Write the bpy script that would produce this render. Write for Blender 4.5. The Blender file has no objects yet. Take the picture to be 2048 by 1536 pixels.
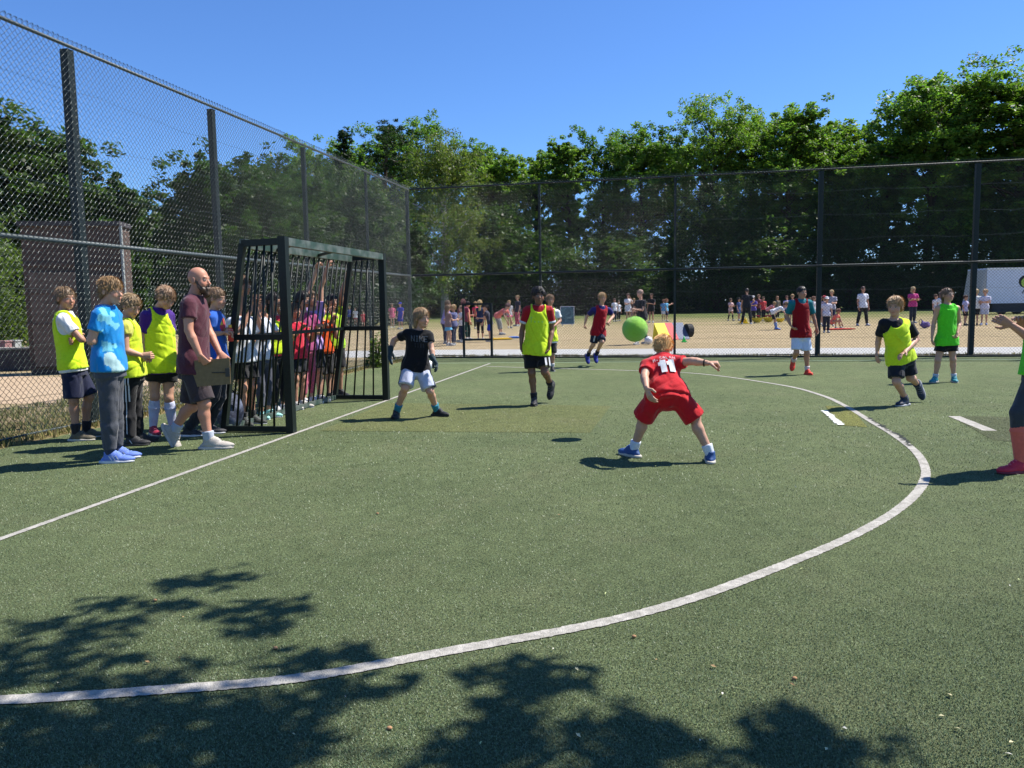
import bpy, math, random
import numpy as np
from mathutils import Vector, Matrix
R_ = math.radians
random.seed(7); RNG = np.random.default_rng(11)
scn = bpy.context.scene
COL = scn.collection

# ------------------------------------------------------------------ camera
F_PX, PITCH, ROLL, CAM_H = 1566.6, 0.100871, 0.016418, 1.35       # focal length in photo pixels (2048 wide)
cp, sp, cr, sr = math.cos(PITCH), math.sin(PITCH), math.cos(ROLL), math.sin(ROLL)
FW = np.array([0, cp, -sp]); R0 = np.array([1., 0, 0]); U0 = np.array([0, sp, cp])
RT = R0 * cr - U0 * sr; UP = U0 * cr + R0 * sr
cam = bpy.data.cameras.new('camera'); camo = bpy.data.objects.new('camera', cam); COL.objects.link(camo)
cam.sensor_width = 36; cam.lens = F_PX / 2048 * 36; cam.clip_start = .05; cam.clip_end = 2500
M = Matrix.Identity(4)
for i in range(3):
    M[i][0] = RT[i]; M[i][1] = UP[i]; M[i][2] = -FW[i]
M[2][3] = CAM_H
camo.matrix_world = M
scn.camera = camo

# ------------------------------------------------------------------ light
SUN_EL, SUN_AZ = R_(55), R_(18)        # azimuth measured from +X (right of view) towards +Y (away)
SD = np.array([math.cos(SUN_EL) * math.cos(SUN_AZ), math.cos(SUN_EL) * math.sin(SUN_AZ), math.sin(SUN_EL)])
w = bpy.data.worlds.new('World'); scn.world = w; w.use_nodes = True
nt = w.node_tree; bg = nt.nodes['Background']
sky = nt.nodes.new('ShaderNodeTexSky'); sky.sky_type = 'NISHITA'; sky.sun_disc = False
sky.sun_elevation = SUN_EL; sky.sun_rotation = math.pi / 2 - SUN_AZ
sky.altitude = 0; sky.air_density = 1.0; sky.dust_density = 0.0; sky.ozone_density = 4.0
tint = nt.nodes.new('ShaderNodeVectorMath'); tint.operation = 'MULTIPLY'; tint.inputs[1].default_value = (.62, .88, 1.26)
nt.links.new(sky.outputs[0], tint.inputs[0]); nt.links.new(tint.outputs[0], bg.inputs[0]); bg.inputs[1].default_value = 0.082
sl = bpy.data.lights.new('sun', 'SUN'); sl.energy = 5.0; sl.angle = R_(.5); sl.color = (1, .95, .87)
so = bpy.data.objects.new('sun', sl); COL.objects.link(so)
so.rotation_euler = Vector(SD).to_track_quat('Z', 'Y').to_euler(); so.location = (20, 5, 30)
scn.view_settings.view_transform = 'Standard'; scn.view_settings.look = 'None'
scn.view_settings.exposure = 0.78; scn.view_settings.gamma = 1

# ------------------------------------------------------------------ pixel <-> world helpers
def field_z(y):
    return .12 * min(1, max(0, (y - 24) / 10))
def ray(px, py):
    return RT * (px - 1024) / F_PX - UP * (py - 768) / F_PX + FW
def ground(px, py, z0=0.):
    d = ray(px, py); t = (CAM_H - z0) / -d[2]
    return d * t + np.array([0, 0, CAM_H])
def gfield(px, py):
    z = 0.
    for _ in range(8):
        g = ground(px, py, z); z = field_z(g[1])
    return g
def at(px, py, Y):
    d = ray(px, py); return d * (Y / d[1]) + np.array([0, 0, CAM_H])
def z_at(px, py, g):                      # height above which a point over g shows at pixel row py
    lo, hi = -5., 60.
    for _ in range(40):
        m = (lo + hi) / 2; d = np.array([g[0], g[1], m - CAM_H])
        if 768 - F_PX * (d @ UP) / (d @ FW) > py: lo = m
        else: hi = m
    return lo
def nrm(v):
    v = np.asarray(v, float); return v / (np.linalg.norm(v) + 1e-12)

# ------------------------------------------------------------------ materials
MATS = {}
def mat(name, col, rough=.8, spec=.3, metal=0, var=0., vscale=8., bump=0., bscale=60., attr=False, transl=0., sheen=0., col2=None, crease=0., coat=0):
    if name in MATS: return MATS[name]
    m = bpy.data.materials.new(name); m.use_nodes = True; n = m.node_tree.nodes; L = m.node_tree.links
    b = n['Principled BSDF']; out = n['Material Output']
    b.inputs['Roughness'].default_value = rough; b.inputs['Metallic'].default_value = metal
    b.inputs['Specular IOR Level'].default_value = spec
    b.inputs['Sheen Weight'].default_value = sheen; b.inputs['Coat Weight'].default_value = coat
    tc = n.new('ShaderNodeTexCoord'); src = None
    if attr:
        a = n.new('ShaderNodeVertexColor'); a.layer_name = 'Col'; src = a.outputs[0]
    else:
        rgb = n.new('ShaderNodeRGB'); rgb.outputs[0].default_value = (*col, 1); src = rgb.outputs[0]
    if var > 0 or col2:
        no = n.new('ShaderNodeTexNoise'); no.inputs['Scale'].default_value = vscale; no.inputs['Detail'].default_value = 5
        L.new(tc.outputs['Object'], no.inputs['Vector'])
        if col2:
            cr_ = n.new('ShaderNodeValToRGB'); cr_.color_ramp.elements[0].position = .4; cr_.color_ramp.elements[1].position = .62
            cr_.color_ramp.elements[0].color = (*col, 1); cr_.color_ramp.elements[1].color = (*col2, 1)
            L.new(no.outputs[0], cr_.inputs[0]); src = cr_.outputs[0]
        if var > 0:
            mr = n.new('ShaderNodeMapRange'); mr.inputs[1].default_value = .25; mr.inputs[2].default_value = .75
            mr.inputs[3].default_value = 1 - var; mr.inputs[4].default_value = 1 + var
            no2 = n.new('ShaderNodeTexNoise'); no2.inputs['Scale'].default_value = vscale * 3.1; no2.inputs['Detail'].default_value = 4
            L.new(tc.outputs['Object'], no2.inputs['Vector']); L.new(no2.outputs[0], mr.inputs[0])
            mx = n.new('ShaderNodeVectorMath'); mx.operation = 'MULTIPLY'
            L.new(src, mx.inputs[0]); L.new(mr.outputs[0], mx.inputs[1]); src = mx.outputs[0]
    L.new(src, b.inputs['Base Color'])
    if bump > 0:
        bn = n.new('ShaderNodeTexNoise'); bn.inputs['Scale'].default_value = bscale; bn.inputs['Detail'].default_value = 4
        bu = n.new('ShaderNodeBump'); bu.inputs['Strength'].default_value = bump; bu.inputs['Distance'].default_value = .01
        L.new(tc.outputs['Object'], bn.inputs['Vector']); L.new(bn.outputs[0], bu.inputs['Height']); L.new(bu.outputs[0], b.inputs['Normal'])
    if crease > 0:
        rn = n.new('ShaderNodeTexNoise'); rn.noise_type = 'RIDGED_MULTIFRACTAL'; rn.inputs['Scale'].default_value = 10; rn.inputs['Detail'].default_value = 2; rn.inputs['Distortion'].default_value = .6
        mpp = n.new('ShaderNodeMapping'); mpp.inputs['Scale'].default_value = (1, 1, .55); L.new(tc.outputs['Object'], mpp.inputs[0]); L.new(mpp.outputs[0], rn.inputs['Vector'])
        b2 = n.new('ShaderNodeBump'); b2.inputs['Strength'].default_value = crease; b2.inputs['Distance'].default_value = .035; L.new(rn.outputs[0], b2.inputs['Height'])
        if bump > 0: L.new(bu.outputs[0], b2.inputs['Normal'])
        L.new(b2.outputs[0], b.inputs['Normal'])
    if transl > 0:
        t = n.new('ShaderNodeBsdfTranslucent'); L.new(src, t.inputs[0]); ms = n.new('ShaderNodeMixShader'); ms.inputs[0].default_value = transl
        L.new(b.outputs[0], ms.inputs[1]); L.new(t.outputs[0], ms.inputs[2]); L.new(ms.outputs[0], out.inputs[0])
    MATS[name] = m; return m
def srgb(r, g, b):
    f = lambda c: (c / 255 / 12.92) if c <= 10 else ((c / 255 + .055) / 1.055) ** 2.4
    return (f(r), f(g), f(b))
def cloth(col, name=None, transl=0., sheen=.15):
    return mat(name or 'cloth_%d_%d_%d' % tuple(int(c * 999) for c in col), col, .85, .2, var=.08, vscale=14, bump=.35, bscale=220, transl=transl, sheen=sheen, crease=.95)

# ------------------------------------------------------------------ object helpers
def tag(o, label=None, cat=None, group=None, kind=None):
    if label: o['label'] = label
    if cat: o['category'] = cat
    if group: o['group'] = group
    if kind: o['kind'] = kind
    return o
def empty(name, loc=(0, 0, 0), label=None, cat=None, group=None):
    o = bpy.data.objects.new(name, None); o.location = Vector([float(c) for c in loc]); o.empty_display_size = .1; COL.objects.link(o)
    return tag(o, label, cat, group)
def mk(name, V, Fc, m, parent=None, loc=None, smooth=False, col=None, origin=None):
    """link a mesh; V are world coordinates, stored relative to origin (the parent's location when there is one)"""
    V = np.asarray(V, np.float32).reshape(-1, 3)
    if origin is None: origin = np.zeros(3)
    V = V - np.asarray(origin, np.float32)
    me = bpy.data.meshes.new(name)
    if isinstance(Fc, np.ndarray):
        k = Fc.shape[1]; nf = len(Fc)
        me.vertices.add(len(V)); me.vertices.foreach_set('co', V.ravel())
        me.loops.add(nf * k); me.loops.foreach_set('vertex_index', Fc.ravel().astype(np.int32))
        me.polygons.add(nf); me.polygons.foreach_set('loop_start', (np.arange(nf) * k).astype(np.int32))
        me.update(calc_edges=True)
    else:
        me.from_pydata(V.tolist(), [], Fc); me.update()
    if smooth: me.polygons.foreach_set('use_smooth', [True] * len(me.polygons))
    if m:
        for mm in (m if isinstance(m, (list, tuple)) else [m]): me.materials.append(mm)
    if col is not None:
        ca = me.color_attributes.new('Col', 'FLOAT_COLOR', 'POINT')
        c4 = np.ones((len(V), 4), np.float32); c4[:, :3] = col; ca.data.foreach_set('color', c4.ravel())
    o = bpy.data.objects.new(name, me); COL.objects.link(o)
    if parent is not None: o.parent = parent
    elif loc is not None: o.location = Vector([float(c) for c in loc])
    elif origin is not None: o.location = Vector([float(c) for c in origin])
    return o

class MB:
    """collects simple solids into one mesh"""
    def __init__(s): s.V = []; s.F = []
    def add(s, V, F):
        b = len(s.V); s.V += [tuple(float(c) for c in v) for v in V]; s.F += [tuple(i + b for i in f) for f in F]
    def box(s, c, ax, ay, az, hx, hy, hz, bev=0):
        c = np.array(c, float); P = []
        for k in (-1, 1):
            for i, j in ((-1, -1), (1, -1), (1, 1), (-1, 1)):
                P.append(c + ax * hx * i + ay * hy * j + az * hz * k)
        s.add(P, [(3, 2, 1, 0), (4, 5, 6, 7), (0, 1, 5, 4), (1, 2, 6, 5), (2, 3, 7, 6), (3, 0, 4, 7)])
    def beam(s, a, b, w, h=None, side=None):
        a = np.array(a, float); b = np.array(b, float); h = h or w
        z = nrm(b - a); u = side if side is not None else (np.array([0, 0, 1.]) if abs(z[2]) < .9 else np.array([1., 0, 0]))
        x = nrm(np.cross(u, z)); y = np.cross(z, x)
        s.box((a + b) / 2, x, y, z, w / 2, h / 2, np.linalg.norm(b - a) / 2)
    def tube(s, pts, r, n=6, cap=True):
        pts = [np.array(p, float) for p in pts]; rs = r if isinstance(r, (list, tuple, np.ndarray)) else [r] * len(pts)
        V = []; F = []; prev = None
        for i, p in enumerate(pts):
            t = nrm(pts[min(i + 1, len(pts) - 1)] - pts[max(i - 1, 0)])
            if prev is None: u = np.cross(t, [0, 0, 1.]) if abs(t[2]) < .9 else np.cross(t, [1., 0, 0])
            else: u = prev - t * (prev @ t)
            u = nrm(u); v = np.cross(t, u); prev = u
            for k in range(n):
                a = 2 * math.pi * k / n; V.append(p + rs[i] * (u * math.cos(a) + v * math.sin(a)))
        for i in range(len(pts) - 1):
            for k in range(n):
                F.append((i * n + k, i * n + (k + 1) % n, (i + 1) * n + (k + 1) % n, (i + 1) * n + k))
        if cap: F.append(tuple(range(n))[::-1]); F.append(tuple((len(pts) - 1) * n + k for k in range(n)))
        s.add(V, F)
    def build(s, name, m, parent=None, smooth=False, origin=None):
        if origin is None and parent is not None: origin = np.array(parent.location)
        return mk(name, np.array(s.V), s.F, m, parent, smooth=smooth, origin=origin)
X_, Y_, Z_ = np.array([1., 0, 0]), np.array([0, 1., 0]), np.array([0, 0, 1.])

def sphere(c, r, name, m, parent=None, n=24, rad=None, disp=None):
    V = [];
    for i in range(n + 1):
        th = math.pi * i / n
        for j in range(2 * n):
            ph = math.pi * j / n; V.append((math.sin(th) * math.cos(ph), math.sin(th) * math.sin(ph), math.cos(th)))
    V = np.array(V); F = np.array([(i * 2 * n + j, i * 2 * n + (j + 1) % (2 * n), (i + 1) * 2 * n + (j + 1) % (2 * n), (i + 1) * 2 * n + j) for i in range(n) for j in range(2 * n)])[:, ::-1]
    W = V * (rad if rad is not None else r)
    if disp is not None: W = W * (1 + disp(V))[:, None]
    return mk(name, W + c, F.copy(), m, parent, smooth=True, origin=(np.array(parent.location) if parent is not None else np.array(c)))

# ------------------------------------------------------------------ distance-field modelling (bodies and clothes)
def rounded_cone(p, a, b, ra, rb):
    ab = b - a; L2 = max(ab @ ab, 1e-9); t = np.clip((p - a) @ ab / L2, 0, 1)
    return np.linalg.norm(p - a - t[:, None] * ab, axis=1) - (ra + (rb - ra) * t)
def ellip(p, c, Rm, r):
    q = (p - c) @ Rm.T; k0 = np.linalg.norm(q / r, axis=1); k1 = np.linalg.norm(q / (r * r), axis=1) + 1e-9
    return k0 * (k0 - 1) / k1
def ell_cone(p, a, b, U, r0, r1):
    ax = b - a; L = np.linalg.norm(ax); W = ax / L; U = nrm(U - W * (U @ W)); V = np.cross(W, U)
    q = p - a; wv = q @ W; t = np.clip(wv / L, 0, 1); A = r0[0] + (r1[0] - r0[0]) * t; B = r0[1] + (r1[1] - r0[1]) * t
    d = (np.sqrt((q @ U / A) ** 2 + (q @ V / B) ** 2) - 1) * np.minimum(A, B)
    return np.maximum(d, np.maximum(-wv, wv - L))
class SDF:
    def __init__(s, vox): s.v = vox; s.P = []
    def _a(s, fn, lo, hi, op, k): s.P.append((fn, np.array(lo), np.array(hi), op, k)); return s
    def cap(s, a, b, ra, rb, k=.02, op='+'):
        a = np.array(a, float); b = np.array(b, float); r = max(ra, rb)
        return s._a(lambda p: rounded_cone(p, a, b, ra, rb), np.minimum(a, b) - r, np.maximum(a, b) + r, op, k)
    def ell(s, c, r, Rm=np.eye(3), k=.02, op='+'):
        c = np.array(c, float); r = np.array(r, float); m = r.max()
        return s._a(lambda p: ellip(p, c, Rm, r), c - m, c + m, op, k)
    def cone(s, a, b, U, r0, r1, k=.02, op='+'):
        a = np.array(a, float); b = np.array(b, float); r = max(max(r0), max(r1)); U = np.array(U, float)
        return s._a(lambda p: ell_cone(p, a, b, U, r0, r1), np.minimum(a, b) - r, np.maximum(a, b) + r, op, k)
    def loft(s, a, up, L, st, U0_, U1_, lo, k=.03, op='+'):
        T = np.linspace(st[0][0], st[-1][0], 70); A = np.interp(T, [q[0] for q in st], [q[1] for q in st]); B = np.interp(T, [q[0] for q in st], [q[2] for q in st])
        ke = np.hanning(13); ke /= ke.sum(); A = np.convolve(np.pad(A, 6, 'edge'), ke, 'valid'); B = np.convolve(np.pad(B, 6, 'edge'), ke, 'valid'); a = np.array(a, float)
        def fn(p):
            q = p - a; w_ = q @ up; t = w_ / L; tc_ = np.clip(t, 0, 1)[:, None]; U = U0_ * (1 - tc_) + U1_ * tc_; U = U - (U @ up)[:, None] * up; U /= np.linalg.norm(U, axis=1)[:, None]; V = np.cross(up, U)
            aa = np.interp(t, T, A); bb = np.interp(t, T, B); d = (np.sqrt(((q * U).sum(1) / aa) ** 2 + ((q * V).sum(1) / bb) ** 2) - 1) * np.minimum(aa, bb)
            return np.maximum(d, np.maximum(lo - w_, w_ - L * st[-1][0]))
        r = max(A.max(), B.max()); e0 = a + up * lo; e1 = a + up * L
        return s._a(fn, np.minimum(e0, e1) - r, np.maximum(e0, e1) + r, op, k)
    def plane(s, c, n):        # removes what lies on the side n points to
        c = np.array(c, float); n = nrm(n)
        return s._a(lambda p: -((p - c) @ n), c - 9, c + 9, '-', 0)
    def eval(s, p):
        f = np.full(len(p), 1., np.float32)
        for fn, lo, hi, op, k in s.P:
            d = fn(p); f = s._comb(f, d, op, k)
        return f
    @staticmethod
    def _comb(f, d, op, k):
        if op == '+':
            if k > 0: h = np.maximum(k - np.abs(f - d), 0) / k; return np.minimum(f, d) - h * h * k * .25
            return np.minimum(f, d)
        return np.maximum(f, -d)
    def mesh(s):
        v = s.v; A = [q for q in s.P if q[3] == '+']
        lo = np.min([q[1] for q in A], 0) - 3 * v; hi = np.max([q[2] for q in A], 0) + 3 * v
        n = np.ceil((hi - lo) / v).astype(int) + 1
        f = np.full(n, 1., np.float32); ax = [lo[i] + v * np.arange(n[i]) for i in range(3)]
        for fn, a, b, op, k in s.P:
            i0 = np.clip(((a - lo - k - 2 * v) / v).astype(int), 0, n); i1 = np.clip(((b - lo + k + 2 * v) / v).astype(int) + 2, 0, n)
            if (i1 <= i0).any(): continue
            sl_ = tuple(slice(i0[i], i1[i]) for i in range(3))
            g = np.stack(np.meshgrid(ax[0][sl_[0]], ax[1][sl_[1]], ax[2][sl_[2]], indexing='ij'), -1).reshape(-1, 3)
            d = fn(g).astype(np.float32).reshape(f[sl_].shape); f[sl_] = s._comb(f[sl_], d, op, k)
        return surf_nets(f, lo, v)
def surf_nets(f, lo, v):
    sg = f < 0; nx, ny, nz = f.shape
    c = np.zeros((nx - 1, ny - 1, nz - 1), np.int8)
    for i in (0, 1):
        for j in (0, 1):
            for k in (0, 1): c += sg[i:nx - 1 + i, j:ny - 1 + j, k:nz - 1 + k]
    act = np.argwhere((c > 0) & (c < 8)); idx = -np.ones(c.shape, np.int64); idx[tuple(act.T)] = np.arange(len(act))
    acc = np.zeros((len(act), 3)); cnt = np.zeros(len(act))
    cor = [(i, j, k) for i in (0, 1) for j in (0, 1) for k in (0, 1)]
    fv = {q: f[act[:, 0] + q[0], act[:, 1] + q[1], act[:, 2] + q[2]] for q in cor}
    for a in cor:
        for ax in range(3):
            if a[ax]: continue
            b = list(a); b[ax] = 1; b = tuple(b); fa, fb = fv[a], fv[b]; m = (fa < 0) != (fb < 0)
            t = np.where(m, fa / np.where(m, fa - fb, 1), 0); p = np.array(a, float) + np.zeros((len(act), 3)); p[:, ax] += t
            acc[m] += p[m]; cnt += m
    V = lo + v * (act + acc / cnt[:, None]); Q = []
    for ax in range(3):
        o = [i for i in range(3) if i != ax]
        s0 = [slice(None)] * 3; s1 = [slice(None)] * 3; s0[ax] = slice(0, -1); s1[ax] = slice(1, None)
        e = sg[tuple(s0)] != sg[tuple(s1)]; E = np.argwhere(e)
        E = E[(E[:, o[0]] > 0) & (E[:, o[1]] > 0) & (E[:, o[0]] < f.shape[o[0]] - 1) & (E[:, o[1]] < f.shape[o[1]] - 1)]
        ins = sg[tuple(E.T)]; q = []
        for d0, d1 in ((0, 0), (-1, 0), (-1, -1), (0, -1)):
            w_ = E.copy(); w_[:, o[0]] += d0; w_[:, o[1]] += d1; q.append(idx[tuple(w_.T)])
        q = np.stack(q, 1); flip = ins if ax != 1 else ~ins
        q[~flip] = q[~flip][:, ::-1]; Q.append(q)
    return V, np.concatenate(Q)
def vnormals(V, Q):
    n = np.cross(V[Q[:, 2]] - V[Q[:, 0]], V[Q[:, 3]] - V[Q[:, 1]]); N = np.zeros_like(V)
    for i in range(4): np.add.at(N, Q[:, i], n)
    return N / (np.linalg.norm(N, axis=1, keepdims=True) + 1e-12)
def wav(P, freq, seed, n=6):
    r = np.random.default_rng(seed); o = np.zeros(len(P))
    for _ in range(n):
        k = nrm(r.normal(size=3)) * freq * r.uniform(.6, 1.7); o += np.sin(P @ k + r.uniform(0, 6.28))
    return o / n ** .5
def smooth_v(V, Q, it=1):
    for _ in range(it):
        A = np.zeros_like(V); c = np.zeros(len(V))
        for i in range(4):
            np.add.at(A, Q[:, i], V[Q[:, (i + 1) % 4]] + V[Q[:, i - 1]]); np.add.at(c, Q[:, i], 2)
        V = V * .4 + .6 * A / np.maximum(c, 1)[:, None]
    return V
# ------------------------------------------------------------------ people
def front(az): a = R_(az); return np.array([math.sin(a), -math.cos(a), 0.])     # 0 = towards the camera, 90 = to the right
def frame(az, pitch=0, roll=0):      # rows: left, front, up
    f = front(az); l = np.cross(Z_, f); u = Z_.copy(); p = R_(pitch)
    f2 = f * math.cos(p) - u * math.sin(p); u2 = u * math.cos(p) + f * math.sin(p)
    r = R_(roll); l2 = l * math.cos(r) + u2 * math.sin(r); u3 = u2 * math.cos(r) - l * math.sin(r)
    return np.array([l2, f2, u3])
def hand_sdf(sd, W, D, N, s, curl, side, glove=0.):
    """palm, four fingers and a thumb; D along the hand, N out of the palm, side = direction of the thumb"""
    D = nrm(D); N = nrm(N - D * (N @ D)); T = np.cross(D, N) * side; g = glove
    pl = .08 * s
    sd.cone(W - D * .015 * s, W + D * pl, T, (.024 * s + g, .018 * s + g), (.038 * s + g, .013 * s + g), k=.01)
    for i, (o, l) in enumerate(((.028, .068), (.0095, .078), (-.0095, .072), (-.027, .056))):
        p = W + D * pl * (.97 - .05 * abs(i - 1.3)) + T * o * s; a = curl * (.75 + .12 * i); d = D; n = N
        sp_ = T * (o * 1.2)
        for q, fr in ((0, .45), (1, .32), (2, .23)):
            c, s_ = math.cos(a), math.sin(a); d = nrm(d * c + n * s_ + sp_ * (q == 0)); n = nrm(N - d * (N @ d)) if abs(N @ d) < .95 else nrm(-D)
            if q > 0: n = nrm(np.cross(np.cross(d, n), d))
            e = p + d * l * fr * s; sd.cap(p, e, .0088 * s + g, (.0082 - .0008 * q) * s + g, k=.003); p = e
    b = W + D * .02 * s + T * .026 * s; m = b + (D * .6 + T * .7 + N * .35) * .036 * s; e = m + nrm(D * .9 + T * .25 + N * .5 * (.4 + curl)) * .032 * s
    sd.cap(b, m, .0125 * s + g, .0105 * s + g, k=.008); sd.cap(m, e, .0102 * s + g, .0085 * s + g, k=.004)
HEAD = [('e', (0, -.012, .034), (.073, .09, .084), .02), ('e', (0, .028, -.028), (.057, .06, .078), .03), ('e', (0, .052, -.083), (.03, .03, .022), .025),
        ('e', (.033, .052, -.03), (.027, .027, .03), .02), ('e', (-.033, .052, -.03), (.027, .027, .03), .02)]
def head_sdf(sd, H, Rm, hs, Nk, s):
    P = lambda q: H + (np.array(q) * hs) @ Rm
    for _, c, r, k in HEAD: sd.ell(P(c), np.array(r) * hs, Rm, k=k * hs)
    sd.cap(P((-.03, .076, .026)), P((.03, .076, .026)), .011 * hs, .011 * hs, k=.012)
    for x in (-1, 1): sd.ell(P((x * .031, .094, .004)), np.array((.017, .014, .011)) * hs, Rm, k=0, op='-')
    for x in (-1, 1): sd.ell(P((x * .031, .0745, .006)), np.array((.0135, .0135, .0125)) * hs, Rm, k=.002)
    sd.cap(P((0, .084, .008)), P((0, .106, -.028)), .007 * hs, .0115 * hs, k=.01)
    sd.ell(P((0, .09, -.031)), np.array((.017, .012, .009)) * hs, Rm, k=.006)
    sd.ell(P((0, .087, -.054)), np.array((.022, .010, .0055)) * hs, Rm, k=.004); sd.ell(P((0, .084, -.064)), np.array((.019, .010, .0055)) * hs, Rm, k=.004)
    for x in (-1, 1):
        sd.ell(P((x * .077, -.008, -.002)), np.array((.008, .019, .031)) * hs, Rm, k=.006)
        sd.ell(P((x * .086, -.003, .0)), np.array((.005, .010, .018)) * hs, Rm, k=0, op='-')
    sd.cap(Nk, P((0, -.022, -.05)), .047 * s, .043 * s, k=.02)
def hair_mesh(H, Rm, hs, style, col, seed):
    sd = SDF(.006 * max(hs, .8)); P = lambda q: H + (np.array(q) * hs) @ Rm; r = np.random.default_rng(seed)
    th = {'crop': .008, 'short': .011, 'fringe': .014, 'long': .013, 'tied': .009, 'afro': .024, 'bowl': .021, 'cap': .014}.get(style, .015)
    sd.ell(P((0, -.016, .036)), (np.array((.074, .092, .086)) + th) * hs, Rm)
    if style not in ('afro', 'crop'): sd.ell(P((0, -.05, -.03)), (np.array((.062, .052, .06)) + th * .6) * hs, Rm, k=.02)
    zf = {'fringe': .035, 'bowl': .03}.get(style, .062)      # height of the hair line on the forehead
    sd.ell(P((0, .13, zf - .105)), np.array((.092, .095, .105)) * hs, Rm, op='-', k=0)
    if style in ('short', 'crop', 'fringe', 'afro', 'bowl', 'cap', 'tied'):
        zz = -.045 if style in ('fringe', 'bowl') else -.03
        sd.plane(P((0, -.06, zz - .012)), -Rm[2] + Rm[1] * .5)
        for x in (-1, 1): sd.ell(P((x * .085, .006, -.012)), np.array((.03, .026, .034)) * hs, Rm, op='-', k=0)
    if style == 'long':
        for x in (-1, 1): sd.cap(P((x * .066, -.03, 0)), P((x * .07, -.035, -.1)), .028 * hs, .024 * hs, k=.02)
        sd.cap(P((0, -.07, 0)), P((0, -.07, -.13)), .05 * hs, .035 * hs, k=.03)
    if style == 'verylong':
        sd.cap(P((0, -.06, 0)), P((0, -.08, -.25)), .065 * hs, .035 * hs, k=.03)
    if style == 'tied':
        sd.cap(P((0, -.1, .03)), P((0, -.125, .02)), .025 * hs, .022 * hs, k=.01); sd.cap(P((0, -.13, .02)), P((0, -.13, -.12)), .025 * hs, .012 * hs, k=.01)
    V, Q = sd.mesh(); n = vnormals(V, Q); L = ((V - H) @ Rm.T) / hs
    d = L - np.array((0, -.05, .1)); az = np.arctan2(d[:, 0], d[:, 1]); el = np.linalg.norm(d, axis=1)
    if style == 'afro': st = wav(V, 110, seed) * .8 + wav(V, 230, seed + 1) * .6; amp = .008
    else:
        st = np.sin(az * 23 + wav(L, 18, seed) * 1.3) * .55 + np.sin(az * 51 + wav(L, 25, seed + 2)) * .5 + .35 * wav(V, 28, seed + 3); amp = .0045
    V = V + n * (st * amp * hs)[:, None]
    c = np.array(col)[None] * (1 + .22 * st[:, None] * .6 + .06 * wav(V, 90, seed + 5)[:, None])
    c = np.clip(c, 0, 1)
    # loose locks
    k = 900 if style not in ('crop', 'afro', 'cap') else (500 if style == 'afro' else 160); TV = []; TF = []; TC = []
    cand = np.where((L[:, 2] > -.02) | (L[:, 1] < -.02))[0]
    for i in r.choice(cand, k) if len(cand) and k else []:
        p = V[i]; nn = n[i]; fl = Rm[1] * r.normal(.3, .5) * (style != 'afro') + Rm[0] * r.normal(0, .5) - Rm[2] * (.5 if L[i, 2] < .09 else 0)
        dw = L[i] - np.array((0, -.05, .1)); dw = nrm((dw / (np.linalg.norm(dw) + 1e-6) * np.array([1, 1, .6]) - np.array([0, 0, .5])) @ Rm) + Rm[1] * .12 * r.normal() + Rm[0] * .12 * r.normal()
        if style == 'afro': t = nrm(nn + r.normal(size=3) * .6) * r.uniform(.008, .016) * hs
        else: t = nrm(nn * r.uniform(.0, .28) + nrm(dw)) * r.uniform(.016, .038) * hs * (.5 if style == 'crop' else 1)
        sdv = nrm(np.cross(t, nn + 1e-3)) * r.uniform(.0013, .0032) * hs
        b = len(TV) * 1; TV += [p - nn * .004 - sdv, p - nn * .004 + sdv, p + t * .6 + sdv * .5 + nn * .002, p + t]; TF.append((b, b + 1, b + 2, b + 3)); TC += [np.array(col) * (r.uniform(.7, 1.3) if style == 'afro' else r.uniform(.88, 1.18))] * 4
    if TV:
        b = len(V); V = np.vstack([V, np.array(TV)]); Q = np.vstack([Q, np.array(TF) + b]); c = np.vstack([c, np.clip(np.array(TC), 0, 1)])
    return V, Q, c
SKIN = {'fair': (.52, .29, .195), 'tan': (.43, .22, .14), 'olive': (.36, .19, .115), 'brown': (.2, .1, .06), 'pale': (.6, .36, .26), 'ruddy': (.5, .235, .15)}
def skin_mat(): return mat('skin', (0, 0, 0), .52, .35, var=.06, vscale=25, attr=True, bump=.1, bscale=300)
def hair_mat(): return mat('hair', (0, 0, 0), .5, .4, attr=True, var=.05, vscale=60, bump=.15, bscale=200)
NP = [0]
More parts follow.
